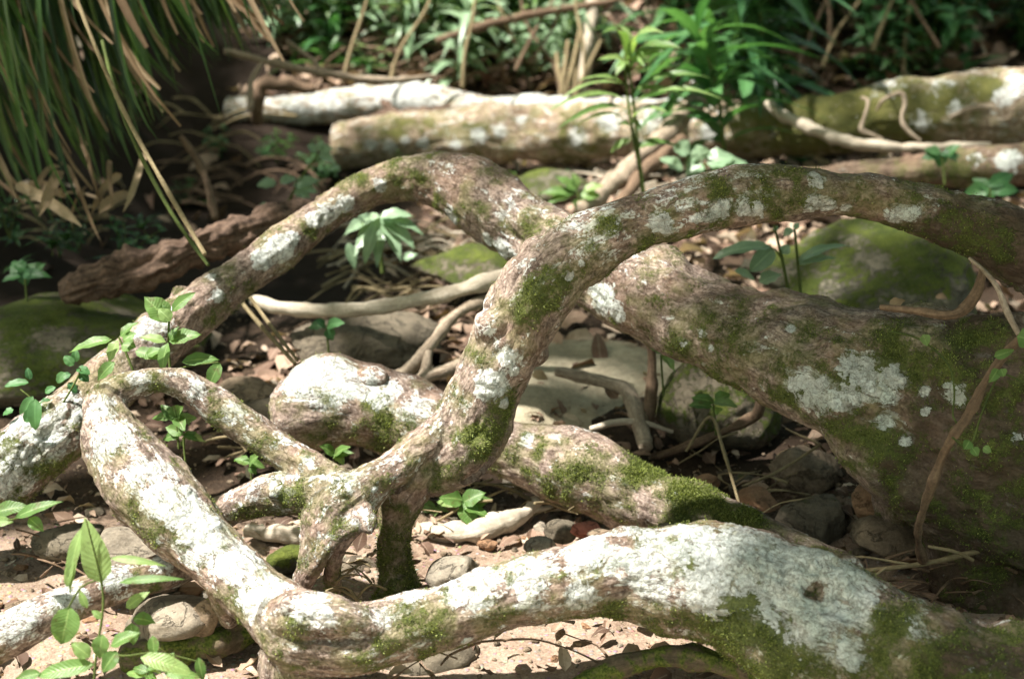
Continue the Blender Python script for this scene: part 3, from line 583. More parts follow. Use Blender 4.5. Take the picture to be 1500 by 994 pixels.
for k, (a, b) in enumerate([((820, 150), (832, 60)), ((835, 150), (815, 78)), ((842, 148), (850, 70)), ((826, 145), (850, 40)), ((838, 152), (880, 60))]):
    stick('dry_stem', [(a[0], a[1], 6.25, 3.5), (.5*(a[0]+b[0])+R0.uniform(-6, 6), .5*(a[1]+b[1]), 6.25, 3.5), (b[0], b[1], 6.3, 2.5)], M['vine'], 'thin straw stem clustered at the foot of the thick pale stalk', 'stem', 6, .03, .1, 0, 'straw stems round the pale stalk')
for k, rows in enumerate([[(1005, 660, 3.0), (1040, 610, 2.98), (1060, 660, 2.9), (1082, 735, 2.85)], [(1088, 712, 2.95), (1140, 690, 2.95), (1200, 652, 2.95)]]):
    stick('hanging_rootlet', [(*r_, 2.6) for r_ in rows], M['vine'], ['thin pale rootlet drooping beside the mossy rock', 'thin pale rootlet running to the dark tree base'][k], 'rootlet', 6, .01, .2, 0)
stick('twig', [(1520, 802, 2.5, 3), (1440, 806, 2.5, 3.5), (1370, 822, 2.5, 4), (1300, 832, 2.5, 3.5), (1230, 838, 2.52, 2)], M['vine'], 'long dry twig lying in front of the tree base', 'twig', 8, .008, .2, 0, parts=[[(1360, 800, 2.46, 2.5), (1400, 808, 2.46, 3), (1425, 820, 2.47, 3)], [(1330, 826, 2.5, 2.5), (1260, 815, 2.5, 2), (1220, 822, 2.5, 1.5)], [(1300, 830, 2.5, 2), (1270, 848, 2.48, 2), (1240, 852, 2.48, 1.5)]])
stick('bark_strip', [(540, 178, 5.9, 7), (575, 168, 5.88, 9), (615, 165, 5.86, 8), (660, 157, 5.9, 5)], M['bark_rot'], 'dark torn bark strip caught on the bleached log', 'bark', 10, .01, .6, .003)
stick('bark_strip', [(560, 150, 5.95, 5), (580, 170, 5.85, 8), (576, 190, 5.82, 6)], M['bark_rot'], 'short dark bark flap hanging over the long log end', 'bark', 10, .01, .6, .003)
stick('bark_strip', [(876, 788, 2.34, 5), (905, 783, 2.325, 9), (940, 794, 2.315, 8), (958, 806, 2.31, 4)], M['bark_rot'], 'dark reddish bark flake lying on the white-crusted root', 'bark', 12, .004, .6, .002)
# twig tangle under the arch and elsewhere
TG = 'fine dry twigs tangled on the forest floor'
def tangle(cx, cy, sx, sy, n, L, up, label, mat, dd=(0, .25)):
    for k in range(n):
        x = cx+R0.uniform(-sx, sx); y = cy+R0.uniform(-sy, sy); d = gp(x, y)-R0.uniform(.02, .12)-R0.uniform(*dd)*.3
        a = R0.uniform(-1.0, 1.0)+(math.pi if R0.random() < .5 else 0); l = L*R0.uniform(.5, 1.1)
        rows = []
        for q_ in (0, .35, .7, 1):
            rows.append((x+math.cos(a)*l*(q_-.5)*1.0+R0.uniform(-5, 5), y+math.sin(a)*l*.55*(q_-.5)-up*math.sin(q_*3.1)*R0.uniform(.4, 1)*l*.2, d+R0.uniform(-.04, .04), R0.uniform(1.0, 3.0)*(1-.4*q_)))
        stick('twig', rows, mat, label, 'twig', 6, .015, .3, 0, label+' group')
tangle(610, 400, 110, 50, 44, 150, 1.2, 'fine dry twig tangled beside the fan of pale leaflets', M['vine'])
tangle(620, 385, 100, 35, 26, 150, 1.4, 'pale bent twig heaped behind the long smooth branch', M['stick_pale'])
tangle(360, 270, 100, 50, 18, 130, 1.0, 'dead twig lying in the dark hollow', M['stick_brown'])
tangle(330, 200, 100, 40, 10, 120, 1.2, 'dry straw stalk in the dark hollow', M['vine'])
tangle(560, 490, 130, 40, 26, 110, .8, 'thin brown twig in the shade above the blunt log', M['stick_brown'])
tangle(920, 265, 130, 35, 40, 120, .3, 'dry stalk heaped under the long log', M['stick_pale'])
tangle(740, 730, 140, 22, 20, 120, .5, 'thin twig around the bleached knobbed branch', M['vine'])
tangle(740, 960, 150, 22, 7, 120, .4, 'dark rootlet lying on the sand below the front root', M['stick_brown'])
tangle(520, 850, 30, 30, 9, 80, 1.4, 'hair-thin rootlet hanging around the mossy prop root', M['vine'])
tangle(680, 90, 300, 60, 60, 170, .5, 'fallen twig lying across the leafy bank', M['stick_brown'])
tangle(80, 330, 90, 30, 14, 90, .8, 'broken straw lying below the hanging strap leaves', M['vine'])
tangle(400, 650, 90, 60, 18, 100, .5, 'thin twig on the ground behind the looped root', M['vine'])
tangle(1100, 690, 120, 50, 14, 110, .5, 'thin root fibre in the hollow by the tree base', M['vine'])
tangle(1350, 840, 110, 40, 22, 100, .8, 'fine rootlet at the foot of the tree base', M['stick_brown'])
tangle(180, 800, 160, 60, 16, 90, .4, 'thin twig on the sand beside the straight pale root', M['stick_brown'])
tangle(1250, 60, 220, 50, 24, 160, .5, 'dim twig in the shaded undergrowth', M['stick_brown'])

for k in range(18):
    x = R0.uniform(420, 1500); d = R0.uniform(5.9, 6.5); e = R0.uniform(-90, 90); y = R0.uniform(60, 150)
    stick('upright_stem', [(x, y, d, R0.uniform(2, 4)), (x+e*.3+R0.uniform(-8, 8), y-50, d, 2.8), (x+e*.7+R0.uniform(-10, 10), y-110, d+.05, 2.2), (x+e, y-170, d+.1, 1.6)], M[R0.choice(['vine', 'stick_brown', 'stick'])], 'thin bare stem slanting up from the leafy bank', 'stem', 6, .03, .2, 0, 'bare stems on the leafy bank')
# ------------------------------------------------------------------ stones
import bmesh
def ico(sub):
    bm = bmesh.new(); bmesh.ops.create_icosphere(bm, subdivisions=sub, radius=1)
    v = np.array([x.co[:] for x in bm.verts]); f = np.array([[w.index for w in x.verts] for x in bm.faces]); bm.free(); return v, f
ICO = {k: ico(k) for k in (2, 3, 4, 5, 6)}
def stone_shape(sub, seed, rx, ry, rz, rough=.18, planes=7, sharp=.75):
    rg = np.random.default_rng(seed); v, f = ICO[sub]; v = v.copy()
    for k in range(planes):
        n_ = rg.normal(size=3); n_ /= np.linalg.norm(n_); h = rg.uniform(.55, .85)
        e = np.clip(v@n_-h, 0, None); v -= sharp*e[:, None]*n_
    v *= (1+rough*fbm(v*1.4+seed*3.3, 6, .6))[:, None]
    v += .02*fbm(v*7+seed, 3)[:, None]*v
    return v*[rx, ry, rz], f
def rock(name, px, py, wpx, hpx, d, mat, label, seed, sub=5, depth=1.0, rot=0, cat='rock', rough=.18, sink=.3, group=None, planes=7):
    c = P(px, py, d); rx = wpx*d/FPX/2; rz = hpx*d/FPX/2
    v, f = stone_shape(sub, seed, rx, rx*depth, rz, rough, planes)
    cr, sr = math.cos(rot), math.sin(rot); v = v@np.array([[cr, 0, -sr], [0, 1, 0], [sr, 0, cr]])
    o = link(name, mesh(name, v, [f], {'moss': np.zeros(len(v))}), mat); o.location = Vector(c)
    return tag(o, label, cat, group)
rock('boulder', 60, 520, 520, 190, 3.75, M['rock_moss'], 'broad dark mossy boulder under the crumbling log', 31, 6, .75, -.12)
rock('boulder', 1290, 425, 350, 190, 4.0, M['rock_moss'], 'rounded mossy boulder seen through the arch', 32, 6, .8, .05)
rock('rock', 835, 592, 480, 118, 3.62, M['rock_flat'], 'broad flat silty slab framed by the limbs', 33, 6, .95, 0, rough=.08, planes=5)
rock('rock', 1060, 590, 190, 150, 3.28, M['rock_moss'], 'squat mossy rock under the trunk', 34, 5, .9)
rock('rock', 690, 390, 190, 60, 4.2, M['rock_moss'], 'low moss-topped rock among dry twigs', 35, 5, .8)
rock('rock', 800, 275, 140, 50, 5.0, M['rock_moss'], 'small mossy rock in front of the long log', 36, 5, .8)
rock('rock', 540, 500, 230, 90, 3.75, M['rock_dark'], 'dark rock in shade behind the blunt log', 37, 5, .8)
rock('rock', 1195, 770, 120, 110, 2.85, M['rock_dark'], 'smooth dark grey boulder beside the tree base', 38, 5, .9)
rock('rock', 1182, 690, 120, 80, 3.05, M['rock_brown'], 'angular brown rock leaning in the hollow', 39, 5, .8, .5, planes=10)
rock('rock', 1110, 735, 70, 40, 2.92, M['rock_orange'], 'rusty orange stone in the hollow behind the mossy log end', 40, 4, .9)
rock('rock', 1036, 708, 40, 28, 3.0, M['rock_orange'], 'small orange stone above the mossy log', 41, 4, .9)
rock('rock', 1290, 740, 90, 70, 2.8, M['rock_orange'], 'split orange-brown rock at the foot of the trunk', 42, 4, .9, .4, planes=10)
rock('rock', 1290, 785, 120, 60, 2.75, M['rock_brown'], 'flat layered brown rock below the split orange one', 43, 4, .9, .1, planes=10)
rock('rock', 1070, 790, 70, 60, 2.78, M['rock_moss'], 'knob of mossy rock beside the log end', 44, 4, .9)
rock('rock', 858, 778, 48, 30, 2.72, M['rock_red'], 'brick red stone behind the white-crusted root', 45, 4, .9, .1, planes=9)
rock('rock', 822, 778, 50, 34, 2.76, M['rock_dark'], 'dark stone beside the red stone', 46, 4, .9)
rock('rock', 795, 802, 56, 40, 2.66, M['rock'], 'grey rounded stone near the red stone', 47, 4, .9)
rock('rock', 895, 790, 80, 30, 2.6, M['rock_brown'], 'flat reddish-brown stone against the white-crusted root', 48, 4, .7)
rock('rock', 665, 838, 90, 50, 2.55, M['rock'], 'lumpy grey-brown stone behind the front root', 49, 4, .9, -.3)
rock('rock', 250, 905, 150, 70, 2.44, M['rock'], 'pale angular split stone under the root bend', 50, 4, .8, -.35, planes=11)
rock('rock', 300, 905, 46, 80, 2.41, M['rock_brown'], 'upright brown shard beside the pale split stone', 51, 4, .6, .55, planes=9)
rock('rock', 185, 812, 150, 70, 2.62, M['rock'], 'smooth sandy slab behind the straight pale root', 52, 4, .9, 0, rough=.08, planes=5)
rock('rock', 425, 818, 70, 36, 2.75, M['rock_moss'], 'small flat mossy stone under the bleached branch piece', 53, 4, .9)
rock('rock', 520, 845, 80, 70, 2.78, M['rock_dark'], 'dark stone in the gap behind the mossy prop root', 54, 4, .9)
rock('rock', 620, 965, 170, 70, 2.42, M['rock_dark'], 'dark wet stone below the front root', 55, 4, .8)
rock('rock', 990, 780, 70, 28, 2.72, M['rock_moss'], 'low mossy stone behind the white-crusted root', 56, 4, .8)
rock('rock', 760, 715, 60, 40, 3.15, M['rock'], 'grey stone under the fallen log by the green seedling', 57, 4, .8)
rock('rock', 350, 575, 110, 36, 3.35, M['rock_brown'], 'flat brown stone behind the looped root', 58, 4, .9)
rock('rock', 395, 600, 90, 36, 3.25, M['rock_dark'], 'dark stone beside the blunt log end', 59, 4, .9)
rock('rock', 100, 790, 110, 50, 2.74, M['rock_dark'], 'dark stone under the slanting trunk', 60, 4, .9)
# countable pebbles
SG = {}
for kind, mat in (('grey', 'rock'), ('brown', 'rock_brown'), ('orange', 'rock_orange'), ('dark', 'rock_dark')):
    for j in range(3):
        v, f = stone_shape(4, 200+len(SG)*7, 1, .8, .55, .26, 12, .95)
        SG[(kind, j)] = mesh('stone', v, [f], {'moss': np.zeros(len(v))}); SG[(kind, j)].materials.append(M[mat])
def stones(n, x0, x1, y0, y1, s0, s1, where, kinds):
    for k in range(n):
        x = R0.uniform(x0, x1); y = R0.uniform(y0, y1); d = gp(x, y); q_ = P(x, y, d); kd = R0.choice(kinds)
        o = bpy.data.objects.new('stone', SG[(kd, R0.randint(0, 2))]); COL.objects.link(o)
        s = (s0+(s1-s0)*R0.random()**2)*d/FPX
        o.location = Vector((q_[0], q_[1], float(gz(q_[0], q_[1]))+s*.08)); o.scale = (s, s*R0.uniform(.7, 1), s*R0.uniform(.7, 1.1))
        o.rotation_euler = (R0.uniform(-.4, .4), R0.uniform(-.4, .4), R0.uniform(0, 6.28))
        tag(o, f'small {kd} stone lying {where}', 'stone', f'{kd} stones {where}')
stones(46, -40, 330, 745, 930, 6, 26, 'on the sand beside the straight pale root', ['brown', 'brown', 'orange', 'grey', 'dark'])
stones(22, 760, 1060, 915, 994, 5, 16, 'on the sand under the white-crusted root', ['brown', 'orange', 'grey'])
stones(34, 600, 900, 740, 830, 6, 22, 'around the bleached knobbed branch', ['brown', 'orange', 'grey', 'dark'])
stones(30, 1000, 1330, 690, 830, 8, 34, 'in the hollow by the tree base', ['brown', 'orange', 'dark', 'dark'])
stones(18, 310, 460, 560, 720, 8, 30, 'behind the looped root', ['brown', 'dark', 'grey'])
stones(14, 420, 640, 740, 860, 6, 20, 'below the forked limb', ['brown', 'dark', 'grey'])
# gravel, too fine to count
v0, f0 = stone_shape(2, 5, 1, .8, .6, .25, 6)
n = 5200; gx_ = NR.uniform(-1.3, 1.3, n); gy_ = NR.uniform(2.0, 4.4, n)
sz = .0025+.008*NR.random(n)**3; an = NR.uniform(0, 6.28, n); zz = gz(gx_, gy_)
ca, sa = np.cos(an), np.sin(an)
X = v0[None, :, 0]*sz[:, None]; Y = v0[None, :, 1]*sz[:, None]; Zz = v0[None, :, 2]*sz[:, None]
GVv = np.stack([gx_[:, None]+X*ca[:, None]-Y*sa[:, None], gy_[:, None]+X*sa[:, None]+Y*ca[:, None], zz[:, None]+Zz+sz[:, None]*.2], 2).reshape(-1, 3)
GF = (f0[None]+np.arange(n)[:, None, None]*len(v0)).reshape(-1, 3)
o = link('gravel', mesh('gravel', GVv, [GF], {'moss': np.zeros(len(GVv))}), M['rock_brown']); tag(o, 'fine brown gravel scattered over the sandy creek bed', 'gravel', None, 'stuff')

# ------------------------------------------------------------------ leaves
PROF = {'lance': lambda t: np.sin(math.pi*t**.75)**.9, 'ovate': lambda t: np.sin(math.pi*t**.62)**.75, 'strap': lambda t: np.minimum(1, np.minimum(t*10+.35, (1-t)*2.6+.02)), 'ragged': lambda t: np.sin(math.pi*t**.8)**.6}
def leaves(base, dr, nrm, L, Wd, arch=0, droop=0, fold=.25, shape='lance', n=7, twist=0, wav=0):
    base, dr, nrm = (np.atleast_2d(np.asarray(v, float)) for v in (base, dr, nrm)); m = len(base)
    f = lambda v: np.broadcast_to(np.asarray(v, float), (m,))[:, None, None]
    L, Wd, arch, droop, fold, twist = map(f, (L, Wd, arch, droop, fold, twist))
    dr = dr/np.linalg.norm(dr, axis=1)[:, None]; side = np.cross(dr, nrm); side /= np.linalg.norm(side, axis=1)[:, None]+1e-9; nrm = np.cross(side, dr)
    t = np.linspace(0, 1, n)[None, :, None]; w = PROF[shape](np.clip(t, 1e-4, 1-1e-4))
    D, Nn, Sd = dr[:, None, None, :], nrm[:, None, None, :], side[:, None, None, :]
    s = np.array([-1, -.5, 0, .5, 1.0])[None, None, :]
    off = arch*L*4*t*(1-t)-droop*L*t*t
    if wav: off = off+wav*Wd*np.sin(t*17+s*2+NR.uniform(0, 6, m)[:, None, None])*np.abs(s)
    tw = twist*t; sw = s*Wd*w
    V = base[:, None, None, :]+D*(L*t*np.ones_like(s))[..., None]+Sd*(sw*np.cos(tw))[..., None]+Nn*(off+fold*np.abs(sw)+sw*np.sin(tw))[..., None]
    i = (np.arange(n-1)[:, None]*5+np.arange(4)[None]).ravel(); q_ = np.stack([i, i+1, i+6, i+5], 1)
    F = (q_[None]+(np.arange(m)*5*n)[:, None, None]).reshape(-1, 4)
    rn = np.repeat(NR.random(m), 5*n); ac = np.tile(np.tile([-1, -.5, 0, .5, 1.0], n), m); al = np.tile(np.repeat(np.linspace(0, 1, n), 5), m)
    return V.reshape(-1, 3), F, rn, ac, al
def leafmesh(name, packs, mat, parent=None):
    V, F, r, a, l, off = [], [], [], [], [], 0
    for p_ in packs:
        V.append(p_[0]); F.append(p_[1]+off); r.append(p_[2]); a.append(p_[3]); l.append(p_[4]); off += len(p_[0])
    return link(name, mesh(name, np.vstack(V), [np.vstack(F)], {'rnd': np.concatenate(r), 'across': np.concatenate(a), 'along': np.concatenate(l)}), mat, parent)
def pl(bx, by, tx, ty, d, wpx, d2=None, arch=.08, droop=.0, shape='lance', tilt=None, fold=.25):
    b = P(bx, by, d); e = P(tx, ty, d if d2 is None else d2); L = np.linalg.norm(e-b)
    nr = np.array([R0.uniform(-.3, .3), -.55+R0.uniform(-.3, .3), .8]) if tilt is None else np.array(tilt)
    return leaves(b, e-b, nr, L, wpx*.6*d/FPX, arch, droop, fold, shape, 9, R0.uniform(-.4, .4), .12)
def plant(name, label, base, stems, lv, mat, cat='plant', group=None, smat='stem'):
    o = empty(name, base, label, cat, group)
    if stems:
        V, F, B = merge([tube(pxs(s), 7, .012, .15, 0, (.3, .3), i) for i, s in enumerate(stems)])
        link('stem', mesh('stem', V, F, {'bark': B}), M[smat], o)
    leafmesh('foliage', lv, M[mat], o); return o
d = 2.68
plant('seedling', 'bright broad-leaved seedling growing in front of the slanting trunk', P(250, 560, d), [[(252, 570, d, 2.2), (247, 510, d, 2), (248, 455, d, 1.6)], [(196, 545, d, 1.8), (184, 515, d, 1.8), (174, 494, d, 1.4)], [(250, 560, d, 1.6), (262, 540, d, 1.5), (320, 530, d-.04, 1.4)]],
      [pl(*a[:4], d+R0.uniform(-.05, .03), a[4]) for a in [(245, 472, 211, 435, 30), (244, 468, 236, 446, 14), (252, 456, 287, 428, 15), (248, 500, 295, 490, 22), (243, 501, 204, 494, 14), (246, 502, 238, 547, 17), (250, 500, 262, 478, 14), (164, 497, 102, 516, 17), (176, 494, 203, 472, 17), (173, 498, 160, 533, 18), (178, 505, 199, 508, 22), (198, 514, 237, 526, 17), (168, 530, 143, 557, 16), (267, 530, 322, 527, 19), (322, 531, 305, 569, 18), (180, 500, 200, 488, 16), (250, 470, 232, 452, 18), (214, 520, 240, 512, 15)]], 'leaf_fresh')
d = 2.72
plant('fern', 'small pale ferny plant on the boulder edge', P(60, 640, d), [[(62, 640, d, 1.6), (50, 590, d, 1.4), (30, 570, d, 1)], [(62, 640, d, 1.6), (110, 560, d, 1.4), (118, 540, d, 1)]],
      [pl(x, y, x+dx, y+dy, d+R0.uniform(-.06, .03), w, shape='ragged') for x, y, dx, dy, w in [(48, 580, -16, 34, 16), (52, 584, 0, 46, 18), (64, 582, 12, 30, 16), (42, 560, -36, 6, 12), (44, 556, -4, -18, 9), (112, 540, 20, 8, 14), (108, 535, -14, -14, 12), (112, 530, -2, -20, 10), (116, 545, 14, 14, 12), (104, 548, -16, 8, 10), (20, 600, -16, 8, 12), (66, 575, 16, -8, 10), (96, 545, -12, 16, 12), (100, 560, 12, 16, 10), (12, 640, -14, 4, 9), (50, 600, -14, 18, 14)]], 'leaf_mid')
d = 2.08
plant('seedling', 'insect-bitten seedling with one upright folded leaf in front of the sand', P(137, 1000, d), [[(137, 1005, d, 2.4), (142, 950, d, 2.2), (150, 900, d, 2), (149, 855, d, 1.8), (126, 760, d-.02, 1.2)], [(100, 890, d, 1.6), (118, 860, d, 1.6), (140, 850, d, 1.4)], [(142, 950, d, 1.8), (180, 960, d, 1.6), (230, 955, d, 1.4), (290, 968, d, 1)]],
      [pl(149, 853, 124, 757, d, 34, arch=.05, shape='ovate', tilt=(.35, -.9, .3)), pl(122, 770, 100, 870, d, 16, droop=.05), pl(161, 817, 244, 829, d-.02, 10, arch=.1), pl(174, 853, 272, 848, d-.02, 11), pl(102, 888, 90, 943, d, 34, shape='ragged', tilt=(.2, -.9, .3)), pl(98, 860, 112, 800, d, 12), pl(150, 928, 146, 964, d, 21, tilt=(.1, -.8, .5)), pl(162, 946, 206, 926, d-.03, 19), pl(172, 953, 150, 984, d-.04, 22), pl(138, 972, 54, 990, d, 22, shape='ragged'), pl(132, 962, 104, 940, d, 20), pl(185, 890, 220, 866, d+.05, 16), pl(195, 905, 228, 912, d+.05, 18), pl(192, 912, 196, 944, d+.05, 20), pl(206, 962, 282, 986, d-.05, 22, shape='ragged'), pl(224, 930, 226, 962, d, 14), pl(290, 962, 298, 998, d, 13), pl(255, 955, 250, 972, d, 10), pl(128, 890, 116, 862, d, 10), pl(240, 985, 300, 992, d, 14), pl(60, 985, 20, 998, d, 16), pl(150, 905, 134, 893, d, 9)], 'leaf_fresh')
d = 2.2
plant('seedling', 'sprig with pointed leaves poking in under the slanting trunk', P(-30, 790, d), [[(-40, 800, d, 2), (-10, 770, d, 1.8), (30, 757, d, 1.4)]], [pl(22, 758, 93, 734, d, 17), pl(-12, 752, 45, 742, d+.03, 22), pl(42, 758, 64, 778, d, 16), pl(-10, 765, 20, 764, d, 14)], 'leaf_fresh')
d = 4.0
plant('fan_plant', 'plant with a fan of large pale glossy leaflets', P(560, 400, d), [[(560, 400, d, 3), (556, 350, d, 3), (560, 318, d, 2.5)]],
      [pl(556, 318, x, y, d-.02*i, 19, d-.12, arch=.12, tilt=(.1, -.5, .9)) for i, (x, y) in enumerate([(503, 346), (518, 378), (552, 392), (588, 384), (608, 366), (620, 344), (606, 318), (534, 388), (530, 330)])]+[pl(590, 380, 612, 372, d, 12), pl(510, 355, 520, 395, d, 14)], 'leaf_blue')
d = 3.35
plant('seedling', 'seedling with two tall stems and drooping lobed leaves behind the trunk', P(1160, 450, d), [[(1158, 450, d, 2.6), (1148, 390, d, 2.4), (1134, 330, d, 1.8)], [(1174, 450, d, 2.6), (1170, 400, d, 2.4), (1164, 335, d, 1.8)], [(1146, 380, d, 1.6), (1136, 366, d, 1.4), (1124, 362, d, 1.2)]],
      [pl(1130, 362, 1043, 380, d, 20, arch=.1, shape='ragged'), pl(1134, 364, 1098, 398, d, 24, shape='ragged'), pl(1168, 384, 1245, 360, d, 18, arch=.12), pl(1168, 388, 1225, 378, d, 14), pl(1162, 336, 1148, 346, d, 12), pl(1164, 336, 1170, 326, d, 8), pl(1134, 332, 1138, 338, d, 8), pl(1112, 415, 1145, 402, d, 22), pl(1076, 396, 1106, 412, d, 16), pl(1146, 372, 1156, 358, d, 14), pl(1128, 366, 1080, 362, d+.05, 18)], 'leaf_blue')
# central sapling with long arching leaves
d = 4.35
sap = [(922, 100, 985, 70, 16), (922, 100, 875, 88, 14), (918, 92, 930, 62, 12), (925, 86, 1000, 72, 22), (926, 88, 944, 98, 22), (920, 90, 902, 112, 16), (915, 128, 846, 118, 10), (925, 138, 1040, 114, 16), (918, 125, 806, 160, 10), (917, 146, 800, 165, 9), (918, 162, 812, 192, 10), (918, 178, 840, 186, 8), (926, 132, 1010, 150, 14), (928, 150, 1060, 146, 12), (922, 176, 940, 190, 12), (924, 178, 980, 166, 10), (925, 204, 895, 224, 12), (928, 218, 995, 216, 20), (924, 190, 905, 182, 10), (916, 80, 880, 50, 18), (924, 70, 905, 36, 16), (926, 74, 972, 48, 16)]
plant('sapling', 'young sapling with long thin arching leaves in front of the long log', P(944, 330, d), [[(948, 330, d, 4), (938, 250, d, 3.4), (926, 190, d, 2.8), (918, 130, d, 2.2), (915, 60, d, 1.4)], [(938, 250, d, 2.4), (928, 150, d-.02, 2.2), (921, 95, d, 1.6)]],
      [pl(*a[:4], d, a[4]*.85, d+R0.uniform(-.25, .1), arch=.16) for a in sap], 'leaf_fresh')
d = 4.6
plant('seedling', 'small light green seedling at the foot of the sapling', P(850, 300, d), [[(850, 310, d, 2.5), (846, 280, d, 2)]], [pl(*a[:4], d, a[4]) for a in [(846, 285, 790, 284, 16), (846, 280, 812, 258, 16), (850, 285, 880, 288, 18), (846, 290, 848, 310, 18), (842, 282, 800, 300, 14), (855, 280, 884, 272, 14), (846, 276, 838, 252, 12)]], 'leaf_fresh')
plant('seedling', 'bright leaf cluster under the shaded stretch of the long log', P(1040, 262, 4.5), [[(1040, 275, 4.5, 3), (1030, 240, 4.5, 2.4)]], [pl(*a[:4], 4.5, a[4]) for a in [(1030, 240, 1005, 258, 30), (1035, 240, 1075, 232, 34), (1028, 236, 1020, 212, 24), (1042, 250, 1100, 246, 34), (1000, 250, 965, 232, 22), (1010, 225, 985, 212, 24)]], 'leaf_blue')
plant('seedling', 'small blue-green seedling in front of the dark hollow', P(430, 300, 4.3), [[(420, 300, 4.3, 2), (440, 262, 4.3, 2), (466, 225, 4.3, 1.6)]], [pl(*a[:4], 4.3, a[4]) for a in [(405, 268, 376, 272, 14), (410, 268, 434, 262, 16), (430, 272, 470, 264, 18), (430, 280, 455, 290, 16), (440, 275, 465, 282, 14), (464, 222, 450, 212, 12), (468, 222, 488, 218, 14), (468, 225, 490, 240, 14), (396, 300, 375, 312, 14), (466, 220, 474, 206, 10), (480, 250, 500, 244, 14)]], 'leaf_blue')
for lb, cx, cy, d, sc, k in [('small seedling below the looped root', 258, 612, 2.72, 1.0, 7), ('leafy sprout under the lower bend of the looped root', 268, 640, 2.72, .9, 6), ('tiny sprout on gravel behind the forked limb', 366, 678, 2.95, .85, 6), ('pair of bright leaves behind the forked limb', 490, 664, 2.9, .9, 4), ('bright seedling under the knobbed arch end', 680, 738, 2.92, 1.5, 6), ('small seedling at the end of the bleached knobbed branch', 640, 748, 3.0, .9, 4), ('drooping leafy sprig beside the upright brown stem', 968, 520, 3.1, 1.3, 4), ('sprout on the squat mossy rock', 1045, 592, 3.05, 1.0, 5), ('leafy sprig near the leaning forked branch', 478, 480, 3.4, .9, 5), ('leafy sprout above the dark shaded log', 1380, 226, 4.6, 1.0, 6), ('trailing sprig near the end of the arch', 1450, 275, 4.4, 1.2, 6), ('low sprout in the sand corner by the front root', 215, 985, 2.2, .8, 6), ('dark leafy sprout at the boulder top', 36, 400, 3.7, 1.1, 7)]:
    L = []
    for j in range(k):
        a = j*2.4+R0.uniform(-.4, .4); l = 34*sc*R0.uniform(.7, 1.2)
        L.append(pl(cx+R0.uniform(-3, 3), cy+R0.uniform(-6, 6), cx+math.cos(a)*l, cy-math.sin(a)*l*.6, d, 15*sc*R0.uniform(.8, 1.2), d+R0.uniform(-.04, .04)))
    plant('seedling', lb, P(cx, cy+40*sc, d), [[(cx+4, cy+45*sc, d, 1.8), (cx, cy, d, 1.4)]], L, 'leaf_fresh' if d < 3.2 else 'leaf_mid', 'seedling')
# climbers on the base
def climber(label, rows, lv):
    o = empty('climber', P(*rows[0][:3]), label, 'climber')
    V, F, B = tube(pxs([(*r_, 1.5) for r_ in rows]), 6, .01, .1, 0, (.3, .3), 3)
    link('stem', mesh('stem', V, F, {'bark': B}), M['vine_green'], o)
    leafmesh('foliage', [pl(*a, shape='ovate', tilt=(.1, -.9, .35)) for a in lv], M['leaf_fresh'], o)
climber('thread-thin climber with one heart-shaped leaf across the trunk', [(1300, 485, 2.37), (1335, 492, 2.36), (1360, 505, 2.345), (1390, 535, 2.33), (1398, 575, 2.32), (1396, 610, 2.31), (1410, 628, 2.29)], [(1352, 490, 1358, 507, 2.33, 14)])
climber('leafy twining climber along the bent woody vine', [(1500, 560, 2.22), (1465, 550, 2.22), (1440, 600, 2.22), (1420, 655, 2.24), (1395, 640, 2.24)], [(1462, 540, 1448, 560, 2.2, 14), (1466, 540, 1470, 552, 2.2, 12), (1456, 522, 1486, 512, 2.2, 12), (1490, 492, 1515, 500, 2.2, 26), (1420, 645, 1412, 658, 2.22, 14), (1424, 655, 1432, 668, 2.22, 12), (1440, 655, 1452, 662, 2.22, 10)])

# ------------------------------------------------------------------ strap-leaved plant hanging at the top
def ribbon(c0, c1, c2, c3, w, n=22, roll=0.0, blunt=False):
    t = np.linspace(0, 1, n)[:, None]
    c = (1-t)**3*c0+3*(1-t)**2*t*c1+3*(1-t)*t*t*c2+t**3*c3
    tg = np.gradient(c, axis=0); tg /= np.linalg.norm(tg, axis=1)[:, None]
    nr = np.array([.2*math.sin(roll*3), -.9, .5]); sd = np.cross(tg, nr); sd /= np.linalg.norm(sd, axis=1)[:, None]
    nn = np.cross(sd, tg); ang = roll*(.5+t); sd = sd*np.cos(ang)+nn*np.sin(ang)
    wp = w*np.minimum(1, np.minimum(t*6+.3, (1-t)*(9 if blunt else 4.5)+(.45 if blunt else .02)))
    s = np.array([-1, -.5, 0, .5, 1.0])
    nn2 = np.cross(sd, tg)
    V = c[:, None]+sd[:, None]*(s[None, :, None]*wp[:, None])+nn2[:, None]*(np.abs(s)[None, :, None]*wp[:, None]*.35)
    i = (np.arange(n-1)[:, None]*5+np.arange(4)[None]).ravel()
    return V.reshape(-1, 3), np.stack([i, i+1, i+6, i+5], 1), np.full(5*n, R0.random()), np.tile(s, n), np.repeat(t[:, 0], 5)
K = np.array([-1.75, 4.5, 1.55])
o = empty('strap_leaf_plant', (K[0], K[1], float(gz(K[0], K[1]))), 'big clump of long drooping strap leaves, green and straw-coloured, overhanging the dark hollow', 'plant')
gre, dry = [], []
def limit(x): return np.interp(x, [-60, 40, 110, 160, 210, 250, 300, 360, 430], [330, 330, 340, 300, 230, 200, 110, 90, 70])
